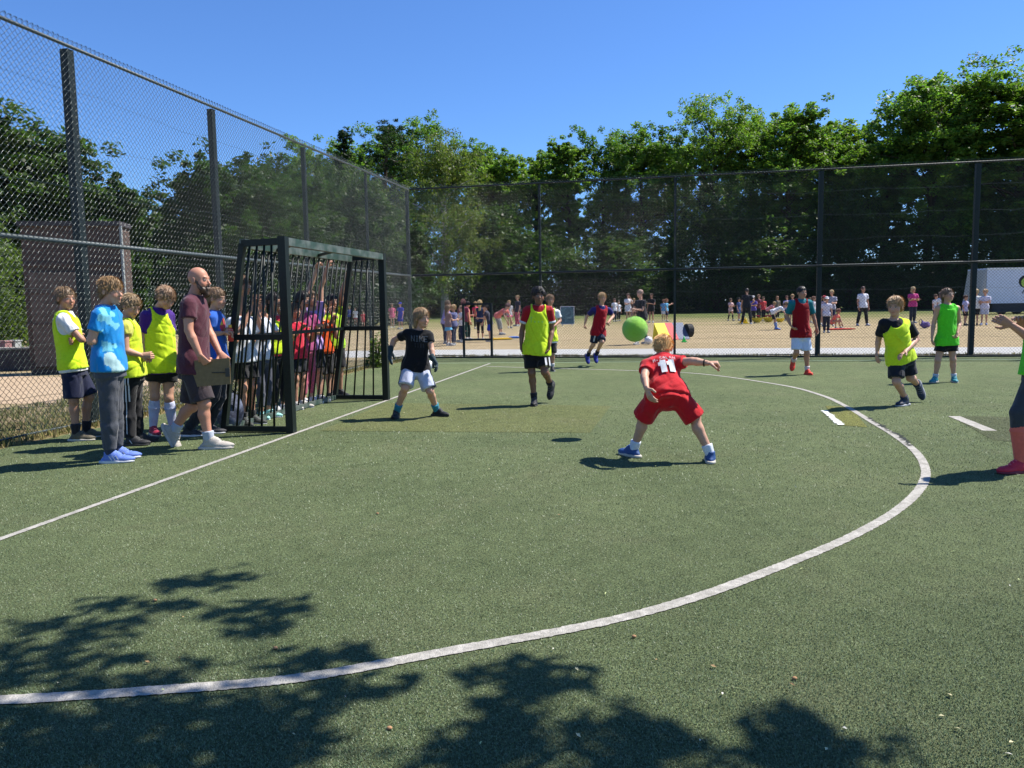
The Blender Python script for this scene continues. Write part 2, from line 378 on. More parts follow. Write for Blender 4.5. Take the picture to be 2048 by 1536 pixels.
def person(J, label, group=None, skin='fair', hair=('short', (.2, .11, .05)), head=(0, 0, 0), s=1., g=1., hs=None, top=None, bib=None, bot=None, sock=None, shoe=None, gnd='',
           hands=('relax', 'relax'), lod=0, glove=None, beard=None, hat=None, glasses=False, sstr=None, print_=None, hem=.04, face=True, hd=None, shorts_col2=None):
    """J: joint name -> world point. top=(colour, sleeve fraction of the upper arm); bot=(kind, colour, fraction of the leg)"""
    NP[0] += 1; sid = NP[0] * 13; s = float(s)
    J = {k: np.array(v, float) for k, v in J.items()}
    hm_ = (J['PL'] + J['PR']) / 2; hv_ = J['PL'] - J['PR']; hl_ = np.linalg.norm(hv_)
    if hl_ > .15 * s: J['PL'] = hm_ + hv_ / hl_ * .075 * s; J['PR'] = hm_ - hv_ / hl_ * .075 * s
    for q in gnd:      # feet that stand on the ground
        dz_ = .079 * s - J['A' + q][2]; J['A' + q][2] += dz_; J['T' + q][2] = .035 * s; J['K' + q][2] += dz_ * .5
    hs = (hs or s * 1.0) * .95; feet = (J['AL'] + J['AR']) / 2
    zb = min(J['AL'][2], J['AR'][2]) - .075 * s
    base = np.array([feet[0], feet[1], max(0, field_z(feet[1]) if feet[1] > 22 else 0)])
    root = empty('person', base, label, 'person', group)
    O = np.array(root.location)
    vx = [.0105, .014, .024][lod]
    lat_s = nrm(J['SL'] - J['SR']); lat_h = nrm(J['PL'] - J['PR']); P = (J['PL'] + J['PR']) / 2; N = J['N']; sp_ = N - P; up = nrm(sp_)
    Wst = P + sp_ * .38; Ch = P + sp_ * .7; lat_m = nrm(lat_s + lat_h); shw = np.linalg.norm(J['SL'] - J['SR']) / 2
    fr = nrm(np.cross(lat_s, up)); frh = nrm(np.cross(lat_h, Z_))
    Rm = frame(*head); H = J['H']
    # --- body
    LT_ = np.linalg.norm(sp_)
    def torso(sd, o, lo=-.06, top_=True):
        if o == 0: st = [(-.16, .105, .085), (0, .132, .097), (.2, .124, .093), (.42, .108, .084), (.65, .124, .094), (.82, .13, .092), (.93, .095, .068), (1.0, .052, .05)]
        else: st = [(-.5, .155, .125), (-.2, .15, .120), (0, .145, .114), (.25, .132, .101), (.45, .127, .098), (.65, .131, .1), (.82, .134, .097), (.93, .098, .072), (1.0, .056, .054)]
        st = [(t, (a_ * .95 * (g if t < .8 else 1) * s + o), (b_ * .96 * (g if t < .8 else 1) * s + o)) for t, a_, b_ in st]
        sd.loft(P, up, LT_, st, lat_h, lat_s, lo * s)
    sd = SDF(vx); torso(sd, 0)
    for a in 'LR':
        S, E, W = J['S' + a], J['E' + a], J['W' + a]
        sd.cap(N - up * .03 * s, S, .045 * s, .048 * s, k=.04); sd.cap(S, E, .044 * s * (.6 + .4 * g), .034 * s, k=.02)
        m = E + (W - E) * .3; sd.cap(E, m, .033 * s, .035 * s, k=.01); sd.cap(m, W, .035 * s, .0235 * s, k=.01)
        Pp, K, A = J['P' + a], J['K' + a], J['A' + a]
        sd.cap(Pp, K, .072 * s * (.5 + .5 * g), .046 * s, k=.03)
        kn = nrm(np.cross(K - Pp, A - K)); bk = nrm(np.cross(kn, A - K)) if np.linalg.norm(np.cross(K - Pp, A - K)) > 1e-3 else -frh
        if bk @ frh > 0: bk = -bk
        m = K + (A - K) * .3 + bk * .012 * s; sd.cap(K, m, .043 * s, .046 * s, k=.02); sd.cap(m, A, .046 * s, .029 * s, k=.02); sd.cap(A, A - Z_ * .02 * s, .029 * s, .028 * s, k=.01)
        sd.ell(K + bk * -.01 * s, np.array((.046, .046, .05)) * s, k=.02)
    V, Q = sd.mesh(); V = smooth_v(V, Q, 1)
    hb = SDF([.0058, .0075, .016][lod] * max(hs, .8)); head_sdf(hb, H, Rm, hs, N, s); hV, hQ = hb.mesh()
    parts = [(V, Q), (hV, hQ)]
    for i, a in enumerate('LR'):
        if glove: continue
        W, E = J['W' + a], J['E' + a]; D = W - E; D = J['F' + a] - W if ('F' + a) in J else D
        mode = hands[i]; curl = {'relax': .42, 'fist': 1.35, 'open': .12, 'grip': 1.1, 'hold': .75}[mode]
        inward = lat_s * (-1 if a == 'L' else 1) + fr * .35
        if mode == 'grip': inward = fr - Z_ * .2
        if abs(nrm(inward) @ nrm(D)) > .8: inward = fr * .3 - Z_
        if hd and hd[i] is not None: inward = np.array(hd[i], float)
        if lod < 2:
            h = SDF([.0044, .0058][lod]); hand_sdf(h, W, D, inward, s * 1.03, curl, (1 if a == 'L' else -1) * (1 if True else 1)); parts.append(h.mesh())
        else:
            h = SDF(.012); hand_sdf(h, W, D, inward, s * 1.15, .25, 1); parts.append(h.mesh())
    off = 0; VV = []; QQ = []
    for v_, q_ in parts: VV.append(v_); QQ.append(q_ + off); off += len(v_)
    V = np.vstack(VV); Q = np.vstack(QQ); sk = np.array(SKIN[skin]); c = np.repeat(sk[None], len(V), 0)
    c *= (1 + .05 * wav(V, 30, sid)[:, None]); hL = ((V - H) @ Rm.T) / hs
    if face:
        def reg(cx, cy, cz, rx, ry, rz): return np.exp(-np.maximum(0, (((hL[:, 0] - cx) / rx) ** 2 + ((hL[:, 1] - cy) / ry) ** 2 + ((hL[:, 2] - cz) / rz) ** 2) - .55) * 3)[:, None]
        def blend(c, m, col): return c * (1 - m) + np.array(col) * m
        for x in (-1, 1): c = blend(c, reg(x * .04, .07, -.03, .03, .03, .025) * .4, sk * (1.12, .78, .75))
        c = blend(c, reg(0, .105, -.03, .014, .014, .012) * .35, sk * (1.1, .8, .78))
        c = blend(c, reg(0, .09, -.059, .026, .025, .0085) * .75, sk * (.85, .5, .5))
        for x in (-1, 1):
            c = blend(c, reg(x * .031, .09, .006, .0155, .02, .0085), (.55, .5, .47) if skin != 'brown' else (.5, .45, .42))
            c = blend(c, reg(x * .031, .09, .006, .0075, .02, .008), (.035, .025, .02)); c = blend(c, reg(x * .031, .09, .0125, .018, .02, .0035) * .8, (.05, .03, .02))
            hc = np.array(hair[1]) * .6 if hair else sk * .3; c = blend(c, reg(x * .031, .09, .0265, .021, .03, .005) * .85, hc)
            c = blend(c, reg(x * .008, .1, -.038, .004, .015, .003) * .7, sk * .25)
    mk('body', V, Q, skin_mat(), root, smooth=True, col=np.clip(c, 0, 1), origin=O)
    if hair and hair[0] != 'bald':
        hv, hq, hc = hair_mesh(H, Rm, hs, hair[0], hair[1], sid); mk('hair', hv, hq, hair_mat(), root, smooth=True, col=hc, origin=O)
    if beard:
        b = SDF(.0055); Pq = lambda q: H + (np.array(q) * hs) @ Rm
        b.ell(Pq((0, .056, -.078)), np.array((.05, .052, .042)) * hs, Rm); b.ell(Pq((0, .075, -.12)), np.array((.032, .03, .035)) * hs, Rm, k=.03)
        for x in (-1, 1): b.cap(Pq((x * .06, .012, -.01)), Pq((x * .05, .045, -.07)), .012 * hs, .02 * hs, k=.02)
        b.cap(Pq((-.022, .094, -.046)), Pq((.022, .094, -.046)), .007 * hs, .007 * hs, k=.008)
        b.ell(Pq((0, .11, -.058)), np.array((.02, .016, .007)) * hs, Rm, op='-', k=0)
        v_, q_ = b.mesh(); n_ = vnormals(v_, q_); st = wav(v_, 180, 4); v_ = v_ + n_ * (st * .0035)[:, None]
        mk('beard', v_, q_, hair_mat(), root, smooth=True, col=np.clip(np.array(beard) * (1 + .4 * st[:, None]), 0, 1), origin=O)
    if hat:
        b = SDF(.008 if lod < 2 else .014); Pq = lambda q: H + (np.array(q) * hs) @ Rm
        b.ell(Pq((0, -.014, .05)), np.array((.092, .108, .088)) * hs, Rm); b.plane(Pq((0, 0, .035)), -Rm[2])
        b.ell(Pq((0, .1, .048)), np.array((.07, .085, .012)) * hs, Rm, k=.01); v_, q_ = b.mesh()
        mk('cap', v_, q_, cloth(hat), root, smooth=True, origin=O)
    if glasses:
        b = MB(); Pq = lambda x, y, z: H + (np.array((x, y, z)) * hs) @ Rm
        for x in (-1, 1):
            b.tube([Pq(x * .032 + .02 * math.cos(t), .1, .005 + .015 * math.sin(t)) for t in np.linspace(0, 6.28, 13)], .0018, 4)
            b.tube([Pq(x * .052, .1, .01), Pq(x * .08, .02, .006)], .0018, 4)
        b.tube([Pq(-.012, .102, .008), Pq(.012, .102, .008)], .002, 4); b.build('glasses', mat('glasses_frame', (.02, .02, .02), .3), root)
    def emit(sd, name, m, amp=.0035, fq=34, col=None, par=None, sm=1):
        v_, q_ = sd.mesh()
        if len(v_) == 0: return None
        if sm: v_ = smooth_v(v_, q_, sm)
        n_ = vnormals(v_, q_); ax = np.array([1., 1., .45]) if name != 'trousers' else np.array([.7, .7, 1.3])
        if lod == 2: amp *= .7
        wv = wav(v_ * ax, fq, sid + len(name)) ; wv2 = 1 - np.abs(wav(v_ * ax, fq * .55, sid + 3 + len(name)))
        cr_ = 0
        for q_i in range(3 if amp > .002 else 0):
            rr_ = np.random.default_rng(sid + q_i * 7 + len(name)); kd = nrm(rr_.normal(size=3) * np.array([1, 1, .7])) * rr_.uniform(16, 34); cr_ = cr_ + (1 - np.abs(np.sin(v_ @ kd + 1.6 * wav(v_, 9, sid + q_i)))) ** 4 * (wav(v_, 7, sid + 40 + q_i) > -.2)
        v_ = v_ + n_ * ((wv * .35 + wv2 * .55 - cr_ * 1.1) * amp * s)[:, None]
        return mk(name, v_, q_, m, par or root, smooth=True, col=col(v_) if col else None, origin=O)
    res = {'root': root, 'O': O}
    cvx = [.0105, .013, .022][lod]
    hem_p = -hem * s
    if top:
        tc_, sf = top[0], top[1]; sd = SDF(cvx); torso(sd, .016 * s, lo=hem_p / s)
        for a in 'LR':
            S, E = J['S' + a], J['E' + a]; sd.cap(N - up * .045 * s, S, .048 * s, .054 * s, k=.05)
            if sf > 0:
                e = S + (E - S) * min(sf, 1.); sd.cone(S, e, np.cross(E - S, Z_ + .01), (.055 * s, .055 * s), (.062 * s, .058 * s), k=.03)
            if sf > 1: sd.cone(E, E + (J['W' + a] - E) * (sf - 1), np.cross(J['W' + a] - E, Z_ + .01), (.05 * s, .05 * s), (.036 * s, .036 * s), k=.02); sd.cap(E, E, .052 * s, .052 * s, k=.02)
            elif sf <= 0: sd.ell(S + lat_s * (.05 if a == 'L' else -.05) * s, np.array((.065, .085, .11)) * s, np.array([lat_s, fr, up]), op='-', k=0)
        rh_ = {'shorts': .088, 'pants': .096, 'leggings': .085}.get((bot or ('',))[0], .088) * s * (.5 + .5 * g)
        for a in 'LR': sd.cap(J['P' + a] + up * .05 * s, J['P' + a] + (J['K' + a] - J['P' + a]) * .16, rh_ + .016 * s, rh_ + .018 * s, k=.04)
        sd.plane(P + up * hem_p, -up)
        sd.ell(N + up * .035 * s + fr * .02 * s, np.array((.062, .065, .045)) * s, np.array([lat_s, fr, up]), op='-', k=0)
        sd.cap(N, N, .0, .0, k=0)
        if print_:
            base_c = np.array(tc_)
            def colf(v):
                L = np.stack([(v - Ch) @ lat_s, (v - Ch) @ fr, (v - Ch) @ up], 1) / s; return print_(L, base_c)
            res['top'] = emit(sd, 'shirt', mat('printed_cloth', (0, 0, 0), .85, .2, attr=True, bump=.3, bscale=220, sheen=.15, crease=.95), col=colf)
        else: res['top'] = emit(sd, 'shirt', cloth(tc_))
        res['shirt_sdf'] = sd
        if sf > 0 and lod < 2 and len(top) > 2:
            for a in 'LR':
                S, E = J['S' + a], J['E' + a]; d = (E - S) * sf; cu = SDF(cvx); cu.cone(S + d * .84, S + d * 1.03, np.cross(E - S, Z_ + .01), (.066 * s, .064 * s), (.068 * s, .066 * s)); emit(cu, 'cuff', cloth(top[2]), .001, par=res['top'])
    if bib:
        sd = SDF(cvx * .9); torso(sd, .030 * s, lo=(hem_p / s) + (bib[1] if len(bib) > 1 else .03))
        for a in 'LR': sd.cap(N - up * .04 * s, J['S' + a], .062 * s, .068 * s, k=.04)
        if top:
            for a in 'LR': sd.cap(J['P' + a] + up * .05 * s, J['P' + a] + (J['K' + a] - J['P' + a]) * .16, rh_ + .028 * s, rh_ + .03 * s, k=.04)
        sd.plane(P + up * s * ((hem_p / s) + (bib[1] if len(bib) > 1 else .03)), -up)
        for a in 'LR':
            q = 1 if a == 'L' else -1
            sd.ell(J['S' + a] + lat_s * q * .045 * s - up * .01 * s, np.array((.1, .14, .165)) * s, np.array([lat_s, fr, up]), op='-', k=0)
        sd.ell(N + up * .01 * s + fr * .075 * s, np.array((.082, .1, .095)) * s, np.array([lat_s, fr, up]), op='-', k=0)
        sd.ell(N + up * .03 * s, np.array((.078, .08, .06)) * s, np.array([lat_s, fr, up]), op='-', k=0)
        res['bib'] = emit(sd, 'bib', cloth(bib[0], transl=.22), .006, 26); res['bib_sdf'] = sd
    if bot:
        kind, bc, frac = bot; sd = SDF(cvx); m = cloth(bc)
        sd.ell(P - Z_ * .055 * s, np.array((.10, .095, .085)) * s * (.5 + .5 * g), np.array([lat_h, frh, Z_]), k=.04)
        sd.cone(P - up * .085 * s, P + up * .1 * s, lat_h, (.143 * s * g + .012, .104 * s * g + .012), (.126 * s * g + .01, .094 * s * g + .01), k=.03)
        for a in 'LR':
            Pp, K, A = J['P' + a], J['K' + a], J['A' + a]
            r0 = .088 * s * (.5 + .5 * g)
            if kind == 'shorts':
                e = Pp + (K - Pp) * frac if frac <= 1 else K + (A - K) * (frac - 1)
                if frac > 1: sd.cone(Pp + (e - Pp) * .1, e, lat_h, (r0, r0), (.098 * s, .1 * s), k=.03)
                else: sd.cone(Pp + Z_ * .03, e, lat_h, (r0, r0 * 1.02), (.092 * s, .096 * s), k=.025)
            elif kind in ('pants', 'leggings'):
                o = .018 * s if kind == 'pants' else .005 * s
                sd.cap(Pp, K, .078 * s * (.5 + .5 * g) + o, .05 * s + o, k=.03); m_ = K + (A - K) * .35; e = A + (K - A) * (1 - frac)
                sd.cap(K, m_, .05 * s + o, .05 * s + o, k=.02); sd.cone(m_, e, lat_h, (.052 * s + o,) * 2, (.036 * s + o,) * 2, k=.02)
        sd.plane(P + up * (hem_p + .10 * s), up)
        if kind == 'skirt':
            Km = (J['KL'] + J['KR']) / 2; e = P + (Km - P) * frac; sd.cone(P + up * min(.06 * s, hem_p + .035 * s), e, lat_h, (.13 * s, .1 * s), (.2 * s, .17 * s), k=.03)
        nm = {'shorts': 'shorts', 'pants': 'trousers', 'leggings': 'leggings', 'skirt': 'skirt'}[kind]
        res['bot'] = emit(sd, nm, m, .0045 if kind != 'leggings' else .0015, 30 if kind != 'pants' else 40); res['bot_sdf'] = sd
    if sock:
        for a in 'LR':
            K, A = J['K' + a], J['A' + a]; sd = SDF(cvx * .8); e = A + (K - A) * sock[1]
            if sock[1] > .55: m_ = K + (A - K) * .35; sd.cone(m_, A, lat_h, (.058 * s,) * 2, (.038 * s,) * 2); sd.cone(e, m_, lat_h, (.052 * s,) * 2, (.058 * s,) * 2)
            else: sd.cone(A - Z_ * .02, e, lat_h, (.038 * s,) * 2, ((.038 + .022 * sock[1] / .55) * s,) * 2)
            emit(sd, 'sock', cloth(sock[0]), .0012)
    if shoe:
        um = mat('shoe_%d_%d_%d' % tuple(int(x * 99) for x in shoe[0]), shoe[0], .6, .4, var=.15, vscale=30, bump=.4, bscale=150); sm_ = mat('sole_%d' % int(shoe[1][0] * 99), shoe[1], .6, .4, var=.1, vscale=40)
        for a in 'LR':
            K, A, T = J['K' + a], J['A' + a], J['T' + a]; A = A.copy(); fd0 = nrm(T - A)
            u = (Z_ if abs(fd0[2]) < .62 else nrm(K - A)); fd = nrm(T - A - u * ((T - A) @ u)) if abs(fd0[2]) < .62 else None
            if fd is None:      # a foot off the ground: stands at right angles to its shin
                fd = nrm(fd0 - u * (fd0 @ u) * .35); u = nrm(u - fd * (u @ fd))
            ln = .155 * s * (1.12); l_ = np.cross(u, fd); hb_ = A - u * .048 * s - fd * .045 * s; tb = A - u * .052 * s + fd * ln
            sd = SDF([.007, .009, .016][lod]); FR = np.array([l_, fd, u])
            sd.cone(A - u * .045 * s, A + u * .02 * s, l_, (.04 * s, .048 * s), (.037 * s, .045 * s), k=.01)
            sd.ell((hb_ + tb) / 2 + u * .0 * s, np.array((.040, .5 * np.linalg.norm(tb - hb_) / s + .028, .031)) * s, FR, k=.025); sd.ell(tb - fd * .05 * s + u * .0 * s, np.array((.042, .05, .027)) * s, FR, k=.02)
            sd.ell(A - u * .02 * s + fd * .035 * s, np.array((.036, .06, .04)) * s, FR, k=.02)
            sd.plane(A - u * .064 * s, -u); sh = emit(sd, 'shoe', um, .0015, 60)
            if lod < 2:
                lc_ = MB(); lcm = cloth(tuple(min(.75, x * 1.5 + .12) for x in shoe[0]))
                for q_ in range(4):
                    cq = A + fd * (.045 + .022 * q_) * s + u * (-.004 - .0095 * q_) * s; hw = (.02 - .001 * q_) * s; pts_ = np.array([cq - l_ * hw + u * .03 - fd * .006 * s, cq + u * .03, cq + l_ * hw + u * .03 + fd * .006 * s]); pts_ = march(sd, pts_, -u, off=.002); lc_.tube(list(pts_), .0026, 4)
                    if q_ < 3: pts2 = march(sd, np.array([cq + l_ * hw + u * .03, cq - l_ * hw + u * .03 + fd * .022 * s - u * .009 * s]), -u, off=.002); lc_.tube(list(pts2), .0022, 4)
                lc_.build('laces', lcm, sh, origin=O)
                for sg_ in ((-1, 1) if sstr else ()):
                    for q_ in range(sstr[1]):
                        lo_ = A + fd * (.028 + .026 * q_) * s - u * .052 * s + l_ * sg_ * .12; hi_ = A + fd * (.004 + .026 * q_) * s - u * .014 * s + l_ * sg_ * .12
                        V_, F_ = grid_strip(lambda t: lo_ + (hi_ - lo_) * t - fd * .004, lambda t: lo_ + (hi_ - lo_) * t + fd * .004, 5); W_s = march(sd, V_, -l_ * sg_, off=.003); mk('stripe', W_s, F_, cloth(sstr[0]), sh, origin=O)
            so_ = SDF([.006, .008, .014][lod]); c0 = (hb_ + tb) / 2; hl = .5 * np.linalg.norm(tb - hb_) + .04 * s; z0 = A - u * .077 * s
            so_.cone(z0 - fd * .03 * s, z0 - fd * .03 * s + u * .02 * s, fd, (.06 * s, .043 * s), (.058 * s, .042 * s), k=.0); so_.cone(z0 + fd * .1 * s, z0 + fd * .1 * s + u * .018 * s, fd, (.092 * s, .05 * s), (.09 * s, .048 * s), k=.02)
            so_.cone(z0 + fd * .03 * s, z0 + fd * .03 * s + u * .018 * s, fd, (.09 * s, .039 * s), (.09 * s, .038 * s), k=.02)
            v_, q_ = so_.mesh(); mk('sole', v_, q_, sm_, sh, smooth=True, origin=O)
    if glove:
        for i, a in enumerate('LR'):
            h = SDF(.0062); W, E = J['W' + a], J['E' + a]; D = J['F' + a] - W if ('F' + a) in J else W - E
            hand_sdf(h, W, D, lat_s * (-1 if a == 'L' else 1) + fr * .3, s * 1.12, [.5, .25][i], 1 if a == 'L' else -1, .0045); h.cone(W - nrm(D) * .06, W + nrm(D) * .01, lat_s, (.037, .034), (.034, .03), k=.01)
            v_, q_ = h.mesh(); mk('glove', v_, q_, cloth(glove), root, smooth=True, origin=O)
    res.update(N=N, P=P, Ch=Ch, up=up, fr=fr, lat=lat_s, lath=lat_h, J=J, s=s, H=H, Rm=Rm, hs=hs)
    return res
def march(sdf, p, d, off=.003, n=28):
    """slide points p along d until they lie off above the surface"""
    t = np.zeros(len(p)); p = np.asarray(p, float)
    for _ in range(n):
        t = t + np.clip(sdf.eval(p + t[:, None] * d) - off, -.05, .05) * .8
    return p + t[:, None] * d
def decal(res, key, name, V, F, m, d, par=None, off=.008):
    W = march(res[key], V, d, off); o = mk(name, W, F, m, par or res['root'], origin=res['O'])
    return o
def grid_strip(pts_a, pts_b, n):
    V = []; F = []
    for i in range(n + 1):
        t = i / n; V += [pts_a(t), pts_b(t)]
        if i: F.append((2 * i - 2, 2 * i - 1, 2 * i + 1, 2 * i))
    return np.array(V), F
def letters(res, key, name, txt, c, ux, uy, size, m, d, sp=1.0, arc=0., par=None, off=.008):
    """block letters cut as small quads on a 5 x 7 raster and laid on the cloth"""
    G = {'1': '01110111101111001110011100111001110', 'M': '10001110111010110101100011000110001', 'S': '01111100001000001110000010000111110', 'A': '00100010100101010001111111000110001', 'L': '10000100001000010000100001000011111', 'H': '10001100011000111111100011000110001', '.': '00000000000000000000000000110001100', 'N': '10001110011100110101100111001110001', 'I': '01110001000010000100001000010001110', 'K': '10001100101010011000101001001010001', 'E': '11111100001000011110100001000011111', 'T': '11111001000010000100001000010000100'}
    V = []; F = []; w_ = size * .72; x = -len(txt) * w_ * sp / 2
    for ch in txt:
        g_ = G.get(ch)
        if g_:
            for j in range(7):
                for i in range(5):
                    if g_[j * 5 + i] == '1':
                        b = len(V); px = size / 7; ox = x + i * w_ * .9 / 5
                        for dx, dy in ((0, 0), (1, 0), (1, 1), (0, 1)):
                            X = ox + dx * w_ * .92 / 5; Yv = (3.5 - j - 1 + dy) * px * 1.02; Yv -= arc * (X ** 2); V.append(c + ux * X + uy * Yv)
                        F.append((b, b + 1, b + 2, b + 3))
        x += w_ * sp
    return decal(res, key, name, np.array(V), F, m, d, par, off)
def PJ(org, ref, rows, feet_z=None):
    """joints given on the photograph: org=(x0,y0,zoom), ref=ground pixel under the person, rows name -> (x, y, depth offset in metres)"""
    Y0 = ground(*ref)[1] if ref[1] > 700 else gfield(*ref)[1]; J = {}
    for k, (x, y, dz) in rows.items(): J[k] = at(org[0] + x / org[2], org[1] + y / org[2], Y0 + dz)
    return J
def pose(base, h, az, arms=('down', 'down'), legs='stand', lean=0., seed=0, twist=0., bend=0.):
    """joint set of a person of height h standing at base"""
    r = np.random.default_rng(seed); f = front(az); l = np.cross(Z_, f); J = {}; b = np.array(base, float); q = h
    hipz = .5 * q; P = b + Z_ * hipz
    st = {'stand': ((.055, 0), (.055, .03)), 'wide': ((.12, .02), (.12, -.02)), 'walk': ((.04, .15), (.04, -.14)), 'crouch': ((.1, .03), (.1, -.03)), 'kneel': ((.1, .03), (.08, -.05))}[legs]
    if legs == 'crouch': hipz = .2 * q; P = b + Z_ * hipz - f * .12 * q
    bl = R_(bend); upv = Z_ * math.cos(bl) + f * math.sin(bl)
    if bend > 25: P = P - f * .1 * q
    for a, sg, (sx, sy) in (('L', 1, st[0]), ('R', -1, st[1])):
        J['P' + a] = P + l * sg * .05 * q; J['A' + a] = b + l * sg * sx * q + f * sy * q + Z_ * .047 * q
        if legs == 'crouch': J['K' + a] = P + l * sg * .1 * q + f * .2 * q + Z_ * .06 * q
        else: J['K' + a] = (J['P' + a] + J['A' + a]) / 2 + f * (.02 + .12 * (legs == 'walk' and sy > 0)) * q + Z_ * .012 * q
        J['T' + a] = J['A' + a] + f * .12 * q + l * sg * .03 * q - Z_ * .03 * q
    N = P + upv * .315 * q + l * lean * q; J['N'] = N; J['H'] = N + nrm(upv * .8 + Z_ * .5 + f * .1) * .112 * q
    for a, sg, arm in (('L', 1, arms[0]), ('R', -1, arms[1])):
        S = N + l * sg * .105 * q - upv * .035 * q; J['S' + a] = S
        E, W = {'down': ((.03, .0, -.17), (.03, .05, -.31)), 'fwd': ((.02, .06, -.15), (-.02, .2, -.14)), 'fold': ((.03, .06, -.15), (-.15, .13, -.12)), 'up': ((.04, .07, .13), (.0, .1, .28)),
                'hip': ((.1, -.03, -.14), (.0, .04, -.22)), 'out': ((.15, .03, -.05), (.27, .08, .0)), 'face': ((.03, .08, -.13), (-.05, .12, .03)), 'reach': ((.02, .08, -.14), (.0, .14, -.28)), 'grip': ((.03, .07, -.14), (-.01, .19, -.02))}[arm]
        J['E' + a] = S + l * sg * E[0] * q + f * E[1] * q + Z_ * E[2] * q; J['W' + a] = S + l * sg * W[0] * q + f * W[1] * q + Z_ * W[2] * q
    return J
# ------------------------------------------------------------------ ground, pitch, markings
TH = 0.206522                       # fence heading
CN = np.array([-2.5698, 20.606, 0.])  # corner of the two fences
DL = np.array([math.sin(TH), math.cos(TH), 0.]); DB = np.array([math.cos(TH), -math.sin(TH), 0.])
FH, MH = 4.357, 2.145
def turf_mat(name, c1, c2, c3, sc=1.):
    m = bpy.data.materials.new(name); m.use_nodes = True; n = m.node_tree.nodes; L = m.node_tree.links; b = n['Principled BSDF']
    b.inputs['Roughness'].default_value = .85; b.inputs['Specular IOR Level'].default_value = .1
    tc = n.new('ShaderNodeTexCoord')
    def noise(s, det=5, rough=.6, dist=0):
        q = n.new('ShaderNodeTexNoise'); q.inputs['Scale'].default_value = s; q.inputs['Detail'].default_value = det; q.inputs['Roughness'].default_value = rough; q.inputs['Distortion'].default_value = dist
        L.new(tc.outputs['Object'], q.inputs['Vector']); return q.outputs[0]
    def ramp(src, e):
        q = n.new('ShaderNodeValToRGB'); L.new(src, q.inputs[0]); q.color_ramp.elements[0].position = e[0][0]; q.color_ramp.elements[0].color = (*e[0][1], 1)
        q.color_ramp.elements[1].position = e[-1][0]; q.color_ramp.elements[1].color = (*e[-1][1], 1)
        for p, c in e[1:-1]: k = q.color_ramp.elements.new(p); k.color = (*c, 1)
        return q.outputs[0]
    def mix(f, a, b_, mode='MIX', fac=None):
        q = n.new('ShaderNodeMix'); q.data_type = 'RGBA'; q.blend_type = mode
        if f is not None: L.new(f, q.inputs[0])
        else: q.inputs[0].default_value = fac
        L.new(a, q.inputs[6]); L.new(b_, q.inputs[7]); return q.outputs[2]
    big = ramp(noise(.55, 4), [(.3, c1), (.7, c2)]); g = lambda v: (v, v, v)
    mid = ramp(noise(7 * sc, 5), [(.3, g(.84)), (.7, g(1.13))]); fine = ramp(noise(95 * sc, 4, .85), [(.30, g(.08)), (.46, g(.62)), (.58, g(1.35)), (.7, g(3.2))])
    fine2 = ramp(noise(420 * sc, 2, .8), [(.3, g(.55)), (.7, g(1.45))])
    c = mix(None, big, mid, 'MULTIPLY', 1); c = mix(None, c, fine, 'MULTIPLY', .85); c = mix(None, c, fine2, 'MULTIPLY', .7)
    wear = ramp(noise(1.3, 6, .7, .5), [(.5, g(0)), (.72, g(.5))]); q = n.new('ShaderNodeRGB'); q.outputs[0].default_value = (*c3, 1)
    worn = mix(None, q.outputs[0], fine, 'MULTIPLY', .8); c = mix(wear, c, worn)
    L.new(c, b.inputs['Base Color'])
    bu = n.new('ShaderNodeBump'); bu.inputs['Strength'].default_value = .9; bu.inputs['Distance'].default_value = .012
    L.new(noise(180 * sc, 3, .8), bu.inputs['Height']); L.new(bu.outputs[0], b.inputs['Normal'])
    MATS[name] = m; return m
# wide ground sheet: dry sports field; finer near the pitch so that it can rise gently
xs = np.concatenate([np.linspace(-900, -80, 8), np.linspace(-60, 80, 71), np.linspace(100, 900, 8)])
ys = np.concatenate([np.linspace(-60, 18, 40), np.linspace(19, 44, 51), np.linspace(46, 140, 48), np.linspace(160, 1800, 12)])
GX, GY = np.meshgrid(xs, ys, indexing='ij'); nx_, ny_ = GX.shape
GZ = -.012 + .12 * np.clip((GY - 24) / 10, 0, 1)
bank = np.clip((GY - 88) / 8, 0, 1) * (.55 + .45 * np.sin(GX * .21) * np.sin(GX * .083 + 1)) * 1.0 ; GZ = GZ + bank
V = np.stack([GX, GY, GZ], -1).reshape(-1, 3); I = np.arange(nx_ * ny_).reshape(nx_, ny_)
Fq = np.stack([I[:-1, :-1], I[1:, :-1], I[1:, 1:], I[:-1, 1:]], -1).reshape(-1, 4)
fm = bpy.data.materials.new('dry_field'); fm.use_nodes = True; n = fm.node_tree.nodes; L = fm.node_tree.links; b = n['Principled BSDF']; b.inputs['Roughness'].default_value = .95; b.inputs['Specular IOR Level'].default_value = .1
tc = n.new('ShaderNodeTexCoord'); sx = n.new('ShaderNodeSeparateXYZ'); L.new(tc.outputs['Object'], sx.inputs[0])
def nz(s, d=6, v=None):
    q = n.new('ShaderNodeTexNoise'); q.inputs['Scale'].default_value = s; q.inputs['Detail'].default_value = d; q.inputs['Roughness'].default_value = .65
    if v is None: L.new(tc.outputs['Object'], q.inputs['Vector'])
    else: L.new(v, q.inputs['Vector'])
    return q.outputs[0]
mp = n.new('ShaderNodeMapping'); mp.inputs['Scale'].default_value = (.25, 1.2, 1); L.new(tc.outputs['Object'], mp.inputs[0])
mr = n.new('ShaderNodeMapRange'); L.new(sx.outputs[1], mr.inputs[0]); mr.inputs[1].default_value = 30; mr.inputs[2].default_value = 75; mr.inputs[3].default_value = -.1; mr.inputs[4].default_value = .42
